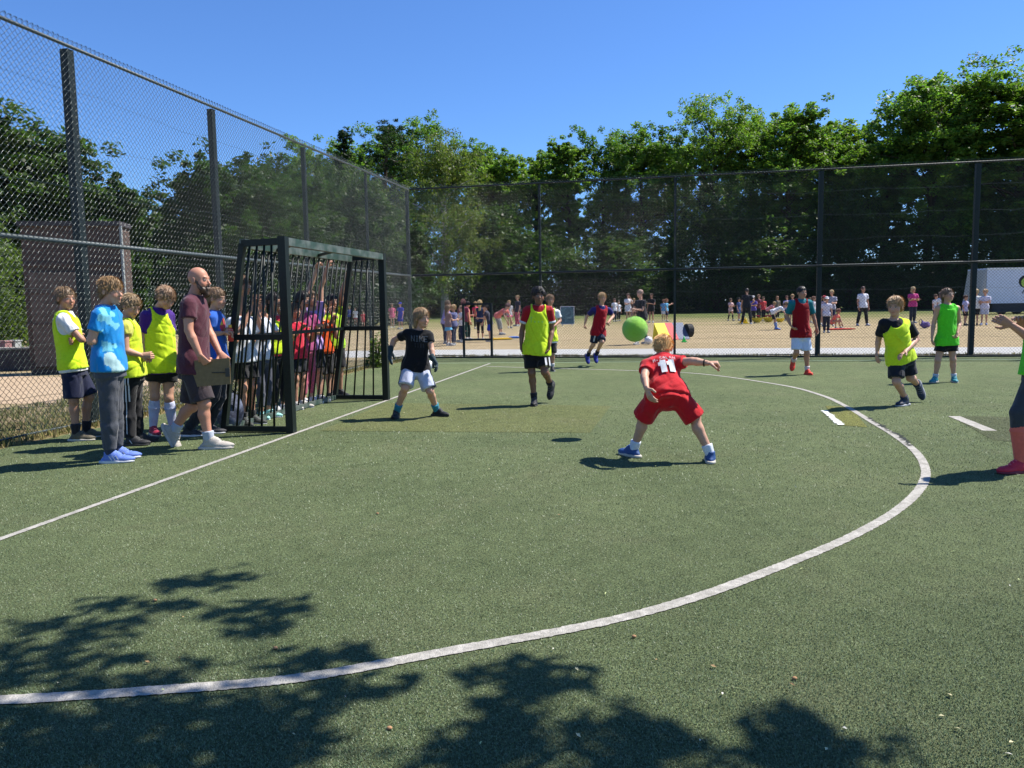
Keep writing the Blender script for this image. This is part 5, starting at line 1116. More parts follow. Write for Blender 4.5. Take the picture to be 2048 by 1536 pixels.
# ------------------------------------------------------------------ players and spectators near the camera
YEL = (.74, .99, .03); GRN = (.13, .80, .03); LY = (.74, .92, .04)
GA = 'spectators standing along the left fence'; GB = 'children holding the bars behind the goal'; GC = 'players on the turf'
BLOND, BROWN, DK, LBR, GING = (.36, .235, .10), (.13, .075, .04), (.012, .009, .008), (.22, .135, .065), (.60, .34, .12)
oA = (80, 540, 3.84); oB = (230, 540, 3.84); oC = (330, 520, 3.84); oD = (750, 600, 6.14); oE = (1020, 560, 5.91); oF = (1140, 560, 4.04); oG = (1550, 560, 7.68); oH = (1730, 560, 5.91); oI = (1940, 600, 4.27)
# 1 boy with folded arms in a white tee and bib
J = PJ(oA, (171, 879), dict(H=(198, 222, 0), N=(188, 322, 0), SL=(215, 372, .15), SR=(172, 378, -.14), EL=(325, 540, .1), WL=(262, 545, -.06), ER=(320, 535, -.14), WR=(292, 500, .06), PL=(268, 752, .09), PR=(238, 752, -.09), KL=(372, 960, .1), KR=(258, 985, -.08), AL=(352, 1205, .1), AR=(275, 1228, -.08), TL=(458, 1245, .16), TR=(385, 1285, -.06)))
person(J, 'boy in a white tee under a neon bib with folded arms, leftmost of all', GA, 'tan', ('short', (.19, .125, .07)), (62, 2, 0), 1.0, 1.02, 1.03, top=((.74, .74, .74), .62), bib=(YEL,), bot=('shorts', (.012, .016, .045), .95), sock=((.022, .02, .024), .3), shoe=((.10, .085, .055), (.55, .5, .42)), gnd='LR')
# 2 boy in the blue tee
def blueprint(L, bc):
    n1 = wav(L * np.array([1, 1, .8]), 22, 5) + .5 * wav(L, 60, 8); m = ((L[:, 1] > .02) & (n1 > .35) & (L[:, 2] < .16) & (L[:, 2] > -.22)); m2 = ((L[:, 1] > .04) & (n1 > 1.3))
    c = np.repeat(bc[None], len(L), 0); c[m] = (.16, .5, .62); c[m2] = (.45, .66, .66); k = (wav(L, 70, 3) > 1.2) & m; c[k] = (.02, .12, .16); return c
J = PJ(oA, (233, 923), dict(H=(548, 165, 0), N=(505, 275, 0), SL=(575, 345, .15), SR=(458, 340, -.15), EL=(560, 520, .2), WL=(470, 540, -.0), ER=(392, 545, -.2), WR=(452, 530, -.06), PL=(548, 740, .1), PR=(515, 740, -.1), KL=(570, 1040, .1), KR=(530, 1060, -.08), AL=(588, 1355, .13), AR=(535, 1400, -.06), TL=(705, 1408, .16), TR=(702, 1462, -.03)))
person(J, 'boy in a bright blue printed tee and grey joggers, nearest in the row', GA, 'fair', ('fringe', (.25, .15, .065)), (72, 4, 0), 1.06, 1.12, 1.06, top=((.004, .22, .56), .62), bot=('pants', (.06, .065, .08), .9), sock=((.03, .04, .08), .2), shoe=((.12, .2, .55), (.6, .6, .62)), print_=blueprint, sstr=((.7, .7, .72), 3), gnd='LR')
# 3 boy in tracksuit looking down
J = PJ(oB, (282, 889), dict(H=(122, 280, 0), N=(88, 378, 0), SL=(115, 425, .13), SR=(72, 430, -.13), EL=(110, 600, .14), WL=(205, 648, .02), ER=(82, 620, -.16), WR=(205, 655, -.08), FR=(262, 655, -.05), PL=(148, 790, .08), PR=(112, 790, -.08), KL=(155, 1030, .1), KR=(100, 1045, -.05), AL=(178, 1265, .12), AR=(120, 1300, -.06), TL=(262, 1300, .16), TR=(270, 1330, -.04)))
r = person(J, 'boy in a loose yellow bib and black striped track trousers looking down at his hands', GA, 'fair', ('short', (.24, .16, .08)), (66, 26, 0), .98, .95, 1.02, top=((.6, .6, .1), .35), bib=(LY, 0), bot=('pants', (.012, .012, .014), .97), sstr=((.6, .6, .6), 1), shoe=((.02, .02, .022), (.03, .03, .03)), hands=('hold', 'hold'), gnd='LR')
for i, dx in enumerate((-.028, 0, .028)):
    a0, a1 = r['J']['PR'] + X_ * dx + Z_ * -.02, (r['J']['PR'] + r['J']['KR']) / 2 + X_ * dx - Z_ * .12
    V, F = grid_strip(lambda t: a0 + (a1 - a0) * t - X_ * .006 - Y_ * .3, lambda t: a0 + (a1 - a0) * t + X_ * .006 - Y_ * .3, 18); decal(r, 'bot_sdf', 'stripe', V, F, cloth((.7, .7, .7)), Y_, off=.01)
a0, a1 = r['J']['KR'] + X_ * .03 + Z_ * .1, r['J']['AR'] + Z_ * .05; V, F = grid_strip(lambda t: a0 + (a1 - a0) * t - X_ * .004 - Y_ * .3, lambda t: a0 + (a1 - a0) * t + X_ * .004 - Y_ * .3, 18); decal(r, 'bot_sdf', 'stripe', V, F, cloth((.7, .7, .7)), Y_, off=.01)
# 4 girl in purple
J = PJ(oB, (311, 869), dict(H=(392, 218, -.03), N=(335, 292, .03), SL=(410, 345, .1), SR=(238, 345, -.06), EL=(438, 530, .14), WL=(468, 670, .1), ER=(212, 555, -.08), WR=(245, 700, -.08), PL=(408, 770, .03), PR=(300, 770, -.03), KL=(412, 965, .0), KR=(305, 968, -.05), AL=(440, 1165, .05), AR=(292, 1205, -.02), TL=(450, 1215, -.08), TR=(330, 1250, -.14)))
r = person(J, 'child in a purple tee, neon bib and white knee socks looking down', GA, 'fair', ('short', (.24, .145, .08)), (58, 34, 0), 1.0, 1.05, 1.04, top=((.06, .018, .2), .66), bib=(YEL, .01), bot=('shorts', (.012, .012, .013), .42), sock=((.52, .55, .72), .88), shoe=((.3, .02, .05), (.5, .45, .4)), gnd='LR')
# 5 the bearded man
J = PJ(oC, (447, 894), dict(H=(262, 158, 0), N=(222, 272, 0), SL=(262, 325, .19), SR=(180, 335, -.19), EL=(330, 530, .22), WL=(420, 715, .12), ER=(182, 540, -.24), WR=(268, 735, -.24), FR=(325, 800, -.2), FL=(450, 750, .1), PL=(238, 830, .1), PR=(205, 830, -.1), KL=(205, 1120, .08), KR=(298, 1090, -.1), AL=(72, 1300, .1), AR=(335, 1348, -.1), TL=(120, 1435, .1), TR=(495, 1418, -.08)))
r = person(J, 'bearded bald man in a maroon tee and dark shorts striding with a brown board', GA, 'ruddy', ('bald', (.1, .06, .04)), (78, 2, 0), 1.2, 1.05, 1.13, top=((.085, .022, .034), .56), bot=('shorts', (.045, .032, .036), .92), sock=((.42, .45, .52), .24), shoe=((.42, .38, .33), (.5, .46, .4)), beard=(.07, .04, .024), hands=('relax', 'grip'), hd=(None, Y_ * .8 + X_ * .3), gnd='R')
c4 = [at(oC[0] + x / 3.84, oC[1] + y / 3.84, r['J']['WR'][1] + d) for x, y, d in ((180, 775, .045), (497, 752, .05), (505, 952, .05), (195, 978, .045))]
b = MB(); nn = nrm(np.cross(c4[1] - c4[0], c4[3] - c4[0])) * .004; b.add([p_ - nn for p_ in c4] + [p_ + nn for p_ in c4], [(0, 1, 2, 3), (7, 6, 5, 4), (0, 4, 5, 1), (1, 5, 6, 2), (2, 6, 7, 3), (3, 7, 4, 0)])
root = empty('clipboard', sum(c4) / 4, 'brown hardboard clipboard held at the bearded man\'s side', 'clipboard'); b.build('board', mat('hardboard', (.20, .135, .065), .7, .3, var=.15, vscale=10), root)
b = MB(); cc_ = c4[1] * .45 + c4[2] * .55 - X_ * .02; b.box(cc_ - Y_ * .012, X_, Y_, Z_, .02, .008, .04); b.tube([cc_ - X_ * .15 - Y_ * .015, cc_ - Y_ * .015], .004, 5); b.build('clip', mat('clip_metal', (.05, .05, .05), .4, metal=.6), root)
# 6 girl in blue with a bottle
def redpic(L, bc):
    c = np.repeat(bc[None], len(L), 0); d = np.hypot(L[:, 0] - .02, L[:, 2] + .0); m = (L[:, 1] > .03) & (d < .1); c[m] = (.5, .05, .06); m2 = m & (wav(L, 50, 2) > .6); c[m2] = (.7, .5, .05); return c
J = PJ(oC, (395, 872), dict(H=(402, 300, 0), N=(372, 395, 0), SL=(415, 440, .13), SR=(350, 440, -.12), EL=(440, 580, .16), WL=(462, 560, .0), ER=(345, 572, -.13), WR=(440, 560, -.08), PL=(415, 800, .08), PR=(395, 800, -.08), KL=(420, 1060, .12), KR=(370, 1060, -.03), AL=(330, 1310, .14), AR=(175, 1318, -.02), TL=(440, 1340, .16), TR=(285, 1350, -.0)))
r = person(J, 'girl in a blue tee with tied back hair clutching a small bottle', GA, 'fair', ('tied', (.22, .14, .08)), (70, 6, 0), .98, .95, 1.0, top=((.02, .10, .42), .6), bot=('pants', (.02, .022, .03), .97), shoe=((.03, .03, .035), (.6, .58, .55)), print_=redpic, hands=('grip', 'grip'), gnd='LR')
g_ = (r['J']['WL'] + r['J']['WR']) / 2 + X_ * .07; root = empty('drink_bottle', g_ - Z_ * .07, 'small red and orange drink bottle in the hands of the girl in blue', 'bottle'); b = MB(); b.tube([g_ - Z_ * .09, g_ - Z_ * .085, g_ + Z_ * .03, g_ + Z_ * .055], [.026, .03, .03, .014], 12); b.build('bottle_body', mat('bottle_red', (.6, .05, .04), .3), root, smooth=True); b = MB(); b.tube([g_ + Z_ * .055, g_ + Z_ * .085], .017, 12); b.build('cap', mat('bottle_cap', (.8, .45, .05), .4), root)

# goalkeeper
J = PJ(oD, (788, 836), dict(H=(575, 225, 0), N=(535, 372, .02), SL=(655, 425, .02), SR=(405, 410, .02), EL=(692, 590, -.03), WL=(715, 725, -.12), FL=(790, 850, -.16), ER=(235, 490, .1), WR=(190, 620, .06), FR=(172, 790, .02), PL=(560, 840, .02), PR=(430, 840, 0), KL=(672, 1065, -.1), KR=(372, 1065, -.16), AL=(755, 1250, .12), AR=(262, 1345, .02), TL=(885, 1325, .02), TR=(228, 1425, -.17)))
r = person(J, 'goalkeeper in a black tee and white shorts crouching ready with gloves on', GC, 'fair', ('long', (.27, .17, .085)), (42, 6, 0), 1.0, 1.0, 1.03, top=((.006, .006, .008), .6), bot=('shorts', (.46, .49, .60), .92), sock=((.03, .22, .3), .3), shoe=((.008, .008, .01), (.02, .02, .02)), glove=(.03, .05, .06), gnd='LR')
ch = r['Ch'] + r['lat'] * .035; letters(r, 'shirt_sdf', 'lettering', 'NIKE', ch + r['fr'] * .3 + Z_ * .04, r['lat'], Z_, .07, cloth((.09, .10, .115)), -r['fr'], 1.0)
letters(r, 'shirt_sdf', 'lettering', 'IIII', ch + r['fr'] * .3 - Z_ * .04, r['lat'], Z_, .045, cloth((.03, .033, .04)), -r['fr'], 1.0)
for a in 'LR':
    q = 1 if a == 'L' else -1; p0 = r['J']['P' + a] + r['lat'] * q * .045; p1 = r['J']['K' + a] + r['lat'] * q * .05; V, F = grid_strip(lambda t: p0 + (p1 - p0) * (.02 + .82 * t) - r['fr'] * .035 + r['lat'] * q * .25, lambda t: p0 + (p1 - p0) * (.02 + .82 * t) + r['fr'] * .06 + r['lat'] * q * .25, 16); decal(r, 'bot_sdf', 'side_panel', V, F, cloth((.012, .014, .03)), -r['lat'] * q, par=r['bot'], off=.009)
# boy with curly hair
J = PJ(oE, (1067, 810), dict(H=(338, 198, -.0), N=(335, 305, 0), SL=(462, 355, .0), SR=(205, 352, .0), EL=(498, 590, .05), WL=(468, 755, -.08), FL=(455, 850, -.12), ER=(143, 600, .05), WR=(132, 755, .0), FR=(135, 842, -.02), PL=(372, 850, .0), PR=(240, 850, 0), KL=(410, 1085, -.12), KR=(258, 1085, -.04), AL=(480, 1235, .22), AR=(285, 1375, 0), TL=(452, 1400, .12), TR=(280, 1450, -.16)))
r = person(J, 'tall boy with dark curly hair, red sleeves and a long lime bib', GC, 'brown', ('afro', DK), (8, -4, 0), 1.04, .98, 1.02, top=((.34, .01, .016), .62, (.6, .6, .62)), bib=(YEL, .0), bot=('shorts', (.008, .008, .01), .78), sock=((.02, .02, .025), .25), shoe=((.012, .012, .015), (.03, .03, .035)), gnd='R')
q = r['J']; p0, p1 = q['PL'] + r['lat'] * .04, q['KL'] + r['lat'] * .03
for k, (o, wdt) in enumerate(((.0, .012), (.05, .008))):
    V, F = grid_strip(lambda t: p0 + (p1 - p0) * (.25 + .5 * t) + r['lat'] * (o - wdt) - Y_ * .3, lambda t: p0 + (p1 - p0) * (.25 + .5 * t) + r['lat'] * (o + wdt) - Y_ * .3, 12); decal(r, 'bot_sdf', 'stripe', V, F, cloth((.6, .6, .62)), Y_, par=r['bot'], off=.009)
letters(r, 'bib_sdf', 'lettering', 'T...', r['Ch'] + r['fr'] * .3 - Z_ * .0 - r['lat'] * .01, r['lat'], Z_, .07, cloth((.52, .82, .12)), -r['fr'], 1.0)
# boy behind him
J = PJ(oE, (1097, 742), dict(H=(475, 240, 0), N=(470, 335, 0), SL=(555, 375, 0), SR=(385, 375, 0), EL=(592, 480, 0), WL=(535, 535, -.15), ER=(355, 480, 0), WR=(370, 560, -.12), PL=(500, 720, 0), PR=(430, 720, 0), KL=(500, 880, -.05), KR=(430, 880, 0), AL=(500, 1035, 0), AR=(430, 1045, 0), TL=(510, 1075, -.14), TR=(420, 1080, -.14)))
person(J, 'boy in a white tee and pale bib half hidden behind the boy with curly hair', GC, 'tan', ('short', (.2, .12, .06)), (8, 0, 0), 1.0, .95, 1.0, lod=1, top=((.72, .72, .74), .7), bib=(LY,), bot=('shorts', (.01, .01, .012), .9), sock=((.5, .5, .5), .3), shoe=((.02, .02, .03), (.4, .4, .4)), gnd='LR')
# runner in red and navy
J = PJ(oE, (1186, 733), dict(H=(1092, 215, -.05), N=(1080, 305, 0), SL=(1165, 350, .05), SR=(988, 350, -.02), EL=(1222, 425, .1), WL=(1165, 492, -.12), ER=(905, 435, .12), WR=(885, 520, .1), PL=(1070, 640, .0), PR=(1010, 640, 0), KL=(1088, 730, -.18), KR=(985, 760, .02), AL=(1018, 880, .1), AR=(918, 890, .3), TL=(1035, 975, .0), TR=(940, 982, .2)))
r = person(J, 'blond boy in a red bib over a navy shirt running', GC, 'fair', ('short', BLOND), (8, 4, 0), .97, .95, 1.0, lod=1, top=((.015, .015, .12), .66), bib=((.42, .008, .02), .0), bot=('shorts', (.012, .016, .04), .85), sock=((.01, .012, .03), .3), shoe=((.02, .03, .3), (.03, .05, .3)), hands=('fist', 'fist'))
p0, p1 = r['J']['PR'], r['J']['KR']; V, F = grid_strip(lambda t: p0 + (p1 - p0) * (.05 + .65 * t) + X_ * -.03 - Y_ * .3, lambda t: p0 + (p1 - p0) * (.05 + .65 * t) + X_ * 0 - Y_ * .3, 12); decal(r, 'bot_sdf', 'stripe', V, F, cloth((.5, .5, .52)), Y_, par=r['bot'], off=.009)
# boy in red, seen from behind
YR = ground(1422, 925)[1]
J = PJ(oF, (1422, 925), dict(H=(752, 553, .42), N=(742, 622, .36), SL=(622, 690, .27), SR=(855, 668, .27), EL=(600, 780, .12), WL=(618, 875, -.02), FL=(645, 945, -.06), ER=(985, 655, .16), WR=(1115, 672, .1), FR=(1205, 668, .08), PL=(705, 930, .1), PR=(868, 925, .08), KL=(592, 1075, .2), KR=(1005, 1085, .06), AL=(515, 1300, .3), AR=(1135, 1348, 0), TL=(425, 1372, .42), TR=(1125, 1415, .19)))
r = person(J, 'boy in an all red football kit seen from behind with his arms flung out', GC, 'fair', ('short', GING), (168, 28, 0), 1.0, .96, .98, top=((.52, .008, .016), .55), bot=('shorts', (.50, .008, .014), 1.03), sock=((.62, .66, .74), .24), shoe=((.02, .07, .22), (.45, .42, .36)), hands=('relax', 'fist'), gnd='LR')
ux = nrm(-r['lat']); uy = nrm(r['up'] - ux * (r['up'] @ ux)); bn = -nrm(np.cross(r['lat'], r['up']))
white = cloth((.7, .7, .7)); c0 = r['Ch'] + r['up'] * .0 + bn * .35; letters(r, 'shirt_sdf', 'number', '11', c0 - uy * .062 + ux * .01, ux, uy, .125, white, -bn, .8, off=.01); letters(r, 'shirt_sdf', 'lettering', 'M.SALAH', c0 + uy * .028, ux, uy, .03, white, -bn, 1.3, 2.0, off=.01)
q = r['J']; d = nrm(q['WR'] - q['ER']); b = MB(); c0 = q['WR'] - d * .03; u_ = nrm(np.cross(d, Z_)); v_ = np.cross(d, u_); b.tube([c0 + (u_ * math.cos(t) + v_ * math.sin(t)) * .029 for t in np.linspace(0, 6.2832, 17)], .006, 6, cap=False); b.build('wristband', mat('black_rubber', (.01, .01, .01), .5), r['root'], smooth=True)
# boy in teal and red
J = PJ(oG, (1618, 749), dict(H=(412, 200, 0), N=(400, 295, 0), SL=(525, 345, 0), SR=(262, 352, 0), EL=(592, 560, .05), WL=(640, 740, 0), FL=(660, 835, -.03), ER=(180, 560, .1), WR=(235, 690, -.05), FR=(290, 755, -.1), PL=(458, 850, 0), PR=(335, 850, 0), KL=(490, 1110, -.03), KR=(330, 1110, -.03), AL=(495, 1350, 0), AR=(285, 1235, .25), TL=(540, 1435, -.12), TR=(262, 1395, .18)))
r = person(J, 'boy in a teal shirt, dark red bib and white shorts, hand on hip', GC, 'tan', ('crop', DK), (14, 0, 0), 1.0, 1.0, 1.0, lod=1, top=((.01, .16, .19), .78), bib=((.33, .006, .012), .0), bot=('shorts', (.58, .64, .82), .85), sock=((.6, .55, .55), .25), shoe=((.75, .05, .025), (.7, .08, .05)), gnd='L')
# blond boy running
J = PJ(oH, (1803, 812), dict(H=(358, 318, -.08), N=(340, 470, -.05), SL=(515, 530, .03), SR=(225, 505, -.05), EL=(612, 700, .05), WL=(470, 855, -.18), FL=(385, 905, -.24), ER=(160, 700, .1), WR=(145, 845, .1), FR=(135, 940, .06), PL=(505, 925, .05), PR=(345, 925, -.03), KL=(535, 1150, .05), KR=(372, 1170, -.12), AL=(622, 1240, .35), AR=(478, 1350, .05), TL=(668, 1385, .28), TR=(355, 1450, -.08)))
r = person(J, 'blond boy in a black tee and wide necked lime bib running to the left', GC, 'fair', ('short', (.33, .2, .09)), (-42, 6, 0), 1.03, 1.05, 1.08, top=((.008, .009, .014), .75), bib=(YEL, .0), bot=('shorts', (.014, .017, .026), .85), sock=((.03, .04, .07), .2), shoe=((.02, .028, .05), (.35, .36, .38)), gnd='R')
# girl with glasses
J = PJ(oH, (1914, 764), dict(H=(978, 182, 0), N=(975, 290, 0), SL=(1088, 335, 0), SR=(862, 335, 0), EL=(1115, 510, .05), WL=(1090, 635, -.1), FL=(1068, 705, -.14), ER=(812, 510, .05), WR=(792, 670, 0), FR=(790, 740, -.02), PL=(1030, 745, 0), PR=(900, 745, 0), KL=(1040, 925, -.02), KR=(862, 925, -.02), AL=(1052, 1115, 0), AR=(832, 1105, .02), TL=(1075, 1185, -.14), TR=(775, 1165, -.1)))
person(J, 'girl in glasses and a bright green bib standing with feet apart near the far right', GC, 'fair', ('tied', (.16, .1, .06)), (8, -10, 0), .97, .95, 1.0, lod=1, top=((.1, .7, .03), 0), bib=(GRN, .0), bot=('shorts', (.008, .008, .01), .5), sock=((.5, .55, .6), .22), shoe=((.02, .22, .26), (.5, .6, .62)), glasses=True, hands=('fist', 'relax'), gnd='LR')
# the player cut by the right edge
J = PJ(oI, (2038, 941), dict(H=(640, -60, 0), N=(640, 60, .02), SL=(610, 130, -.15), SR=(640, 130, .15), EL=(545, 345, -.2), WL=(350, 210, -.16), FL=(222, 148, -.16), ER=(580, 330, .15), WR=(470, 215, .02), FR=(395, 110, .0), PL=(590, 600, -.09), PR=(600, 600, .09), KL=(412, 930, -.1), KR=(540, 950, .12), AL=(432, 1325, -.08), AR=(640, 1310, .16), TL=(290, 1400, -.1), TR=(520, 1380, .14)))
person(J, 'player in a green bib, grey leggings and coral socks cut off by the right edge', GC, 'tan', ('tied', (.16, .1, .06)), (-80, 0, 0), 1.0, 1.0, 1.0, top=((.1, .7, .03), 0), bib=(GRN, 0), bot=('leggings', (.045, .05, .06), .42), sock=((.72, .15, .11), .84), shoe=((.55, .02, .05), (.2, .02, .04)), hands=('hold', 'hold'), gnd='LR')

# ---- behind the goal
def behind(px, py, h, az, label, arms, skin='tan', dz=.12, ov=None, **kw):
    g_ = ground(px, py); g_ = g_ + gp * 0 + np.array([0, dz, 0]); g_ = g_; J = pose(g_, h, az, arms, 'stand', 0, seed=px)
    for k, v in (ov or {}).items(): J[k] = at(v[0], v[1], g_[1] + v[2])
    kw.setdefault('head', (az, 2, 0)); kw.setdefault('s', h / 1.55); kw.setdefault('hands', ('grip', 'grip'))
    return person(J, label, GB, skin, lod=1, **kw)
behind(487, 852, 1.55, 62, 'boy in a white polo and black shorts gripping the bars, nearest behind the goal', ('grip', 'grip'), ov=dict(H=(486, 572, 0), WR=(505, 614, -.02), WL=(512, 612, .1)), hair=('short', BROWN), top=((.66, .68, .72), .65), bot=('shorts', (.01, .01, .012), .7), sock=((.02, .02, .02), .25), shoe=((.04, .045, .04), (.4, .36, .3)))
behind(522, 838, 1.52, 60, 'girl in a white tee, grey leggings and mint trainers behind the goal bars', ('grip', 'grip'), 'tan', ov=dict(WR=(520, 617, -.05), WL=(526, 620, .08)), hair=('tied', BROWN), top=((.62, .64, .7), .6), bot=('leggings', (.07, .075, .1), .8), shoe=((.3, .62, .55), (.6, .6, .6)))
behind(552, 826, 1.55, 58, 'dark haired girl in a yellow bib and black leggings behind the goal bars', ('grip', 'grip'), 'olive', ov=dict(WR=(546, 610, -.05), WL=(552, 612, .08)), hair=('tied', DK), top=((.5, .03, .05), .5), bib=(YEL,), bot=('leggings', (.012, .012, .016), .85), shoe=((.62, .6, .58), (.5, .5, .5)))
behind(592, 818, 1.42, 58, 'child in a red tee and black shorts just right of the near goal post', ('grip', 'grip'), 'tan', hair=('short', BROWN), top=((.6, .02, .05), .6), bot=('shorts', (.012, .014, .02), .75), sock=((.45, .45, .45), .1), shoe=((.45, .42, .38), (.4, .38, .35)))
behind(610, 810, 1.58, 55, 'girl in a raspberry top and pink leggings holding a bar at chest height', ('fold', 'grip'), 'fair', ov=dict(WR=(607, 621, -.1)), hair=('verylong', DK), top=((.34, .06, .17), .6), bot=('leggings', (.48, .1, .16), .8), shoe=((.62, .6, .58), (.5, .5, .5)))
behind(625, 806, 1.6, 52, 'girl in a lilac and white top reaching up the bars with both arms', ('up', 'up'), 'fair', ov=dict(WR=(634, 538, -.05), ER=(619, 578, -.05), WL=(655, 534, .12), EL=(642, 575, .15)), hair=('tied', BROWN), top=((.46, .3, .62), .5), bot=('shorts', (.012, .014, .02), .9), shoe=((.5, .5, .5), (.5, .5, .5)))
behind(645, 800, 1.42, 45, 'smiling blond child in an orange bib and baggy black shorts behind the bars', ('grip', 'grip'), 'fair', ov=dict(WL=(663, 625, 0)), hair=('short', BLOND), top=((.75, .1, .015), .6), bib=((.85, .11, .01),), bot=('shorts', (.008, .008, .01), 1.1), shoe=((.02, .02, .02), (.05, .05, .05)))
behind(668, 795, 1.55, 40, 'dark haired boy in a lime bib stretching one arm up, farthest behind the goal', ('up', 'grip'), 'olive', ov=dict(WL=(692, 556, 0), EL=(682, 590, .02)), hair=('crop', DK), top=((.4, .6, .03), .5), bib=((.45, .76, .03),), bot=('shorts', (.01, .01, .012), 1.0), sock=((.02, .02, .02), .1), shoe=((.012, .012, .014), (.3, .3, .3)))

# ---- people on the field beyond
GF = 'people on the dry field beyond the fence'
def far(px, py, top, az, label, arms=('down', 'down'), legs='stand', tc_=(.6, .6, .6), bt=('shorts', (.02, .02, .03), .8), hair=('short', BROWN), skin='fair', bend=0., sf=.6, shoe=((.3, .3, .3), (.4, .4, .4)), sock=None, hat=None, hgt=None, **kw):
    g_ = gfield(px, py); h = hgt or (z_at(px, top, g_) - g_[2]); J = pose(g_, h, az, arms, legs, 0, seed=int(px), bend=bend); s = h / 1.57
    person(J, label, GF, skin, hair, (az, 4 + bend * .5, 0), s, .95 + .1 * (h > 1.65), s * (1.02 if h > 1.6 else 1.12), top=(tc_, sf), bot=bt, shoe=shoe, sock=sock, lod=2, hat=hat, hem=.07, face=False)
W_T = (.7, .7, .72); NV = (.012, .016, .05); BLK = (.01, .01, .012)
far(897, 691, 611, 120, 'girl with long brown hair and a light blue skirt left of the gate frame', ('fwd', 'fwd'), tc_=(.2, .12, .12), bt=('skirt', (.1, .35, .55), .55), hair=('verylong', BROWN))
far(909, 690, 610, -120, 'blond child in a checked navy top left of the gate frame', ('fwd', 'down'), tc_=(.09, .1, .22), bt=('pants', NV, .9), hair=('short', BLOND))
far(889, 687, 601, 80, 'tall child in lilac leaning in at the left of the huddle', ('fwd', 'fwd'), tc_=(.3, .25, .5), bt=('pants', NV, .95), hair=('short', BROWN), bend=15)
far(924, 684, 612, -60, 'child in white and navy crouched in the gate opening', ('fwd', 'down'), tc_=W_T, bt=('pants', NV, .9), hair=('short', BROWN))
far(928, 680, 599, 160, 'woman in a patterned dark red top with bare arms at the left gate post', tc_=(.2, .04, .07), bt=('leggings', (.02, .06, .05), .9), hair=('tied', (.12, .03, .03)), skin='tan')
far(936, 679, 603, 100, 'person in a bare shouldered coral top just inside the gate frame', ('fwd', 'down'), tc_=(.55, .2, .14), sf=0, bt=('leggings', (.01, .03, .03), .95), hair=('short', DK))
far(961, 680, 601, 175, 'woman with long blonde hair in a navy vest and black capris', ('fold', 'down'), tc_=(.02, .03, .07), sf=0, bt=('leggings', BLK, .55), hair=('verylong', (.5, .36, .16)), skin='tan')
far(952, 657, 604, 30, 'child in a red top behind the blonde woman', tc_=(.55, .04, .08), bt=('pants', BLK, .9), hair=('short', BLOND))
far(981, 683, 607, -100, 'girl in dark top and bright blue shorts leaning at the right gate post', ('fwd', 'reach'), tc_=(.04, .04, .06), bt=('shorts', (.02, .04, .32), 1.0), hair=('tied', DK), bend=18)
far(1001, 669, 608, 55, 'woman in a coral shirt bending down over the yellow mat', ('reach', 'reach'), tc_=(.62, .16, .14), bt=('pants', (.25, .25, .22), .6), hair=('short', (.1, .04, .04)), bend=62, hgt=1.6)
far(1019, 656, 601, 20, 'girl in a pink skirt with a ponytail right of the bending woman', tc_=(.4, .4, .4), bt=('skirt', (.6, .07, .22), .45), hair=('tied', BLOND))
far(1036, 652, 591, -60, 'child in a dark top and crimson trousers left of the boy with curly hair', tc_=(.02, .02, .04), bt=('pants', (.5, .08, .14), .95), hair=('short', BLOND))
far(785, 655, 607, 20, 'girl in pink seen through the left fence beside the far goal post', tc_=(.6, .1, .2), bt=('skirt', (.4, .1, .15), .5), hair=('tied', BROWN))
far(802, 658, 605, -30, 'child in bright blue seen through the left fence behind the goalkeeper', tc_=(.03, .05, .5), bt=('shorts', (.03, .05, .45), 1.0), hat=(.03, .05, .45))
far(700, 652, 612, 10, 'child in blue seen through the bars at the far end of the goal', tc_=(.04, .08, .45), bt=('shorts', NV, .9)); far(712, 652, 616, 10, 'child in white seen through the far end of the goal, beside the one in blue', tc_=W_T, bt=('skirt', (.4, .05, .08), .5), hair=('tied', BROWN)); far(727, 655, 622, 10, 'child in red seen through the far end of the goal', tc_=(.5, .04, .05), bt=('shorts', (.4, .04, .05), .9)); far(745, 650, 612, 10, 'child in pale pink seen through the far end of the goal near its post', tc_=(.6, .35, .42), bt=('pants', (.3, .3, .35), .9), hair=('tied', BLOND))
far(1229, 643, 597, 20, 'boy in a white shirt, taller of two left of the woman in white', tc_=W_T, bt=('pants', NV, .9)); far(1237, 642, 602, 20, 'smaller boy in a white shirt right beside the taller one', tc_=W_T, bt=('pants', BLK, .8), hair=('crop', BROWN))
far(1256, 645, 587, 15, 'woman in a long white tunic and skirt with folded arms left of the green ball', ('face', 'fold'), tc_=W_T, bt=('skirt', (.68, .68, .7), .6), hair=('short', BROWN)); far(1268, 642, 597, 0, 'child in a brown patterned dress directly above the green ball', tc_=(.12, .07, .06), bt=('skirt', (.14, .08, .07), .6), hair=('tied', BLOND))
far(1285, 688, 580, -60, 'tall man in dark clothes bending over the ball behind the green ball', ('fwd', 'reach'), 'walk', tc_=(.015, .015, .02), bt=('pants', (.02, .035, .07), .8), hair=('crop', (.3, .2, .15)), bend=8, hgt=1.75); far(1303, 645, 587, -30, 'woman in black with a white belt standing right of the tall dark man', ('fold', 'down'), tc_=BLK, bt=('shorts', BLK, .6), hair=('tied', BROWN), skin='tan')
far(1327, 642, 599, 150, 'girl in a white skirt and blue top pointing to the right', ('down', 'out'), tc_=(.15, .35, .6), bt=('skirt', (.68, .66, .7), .8), hair=('tied', (.2, .08, .04))); far(1333, 643, 598, 60, 'boy in light blue and navy shorts beside the girl in the white skirt', ('out', 'down'), tc_=(.12, .4, .62), bt=('shorts', NV, 1.0), hair=('short', (.3, .12, .05)))
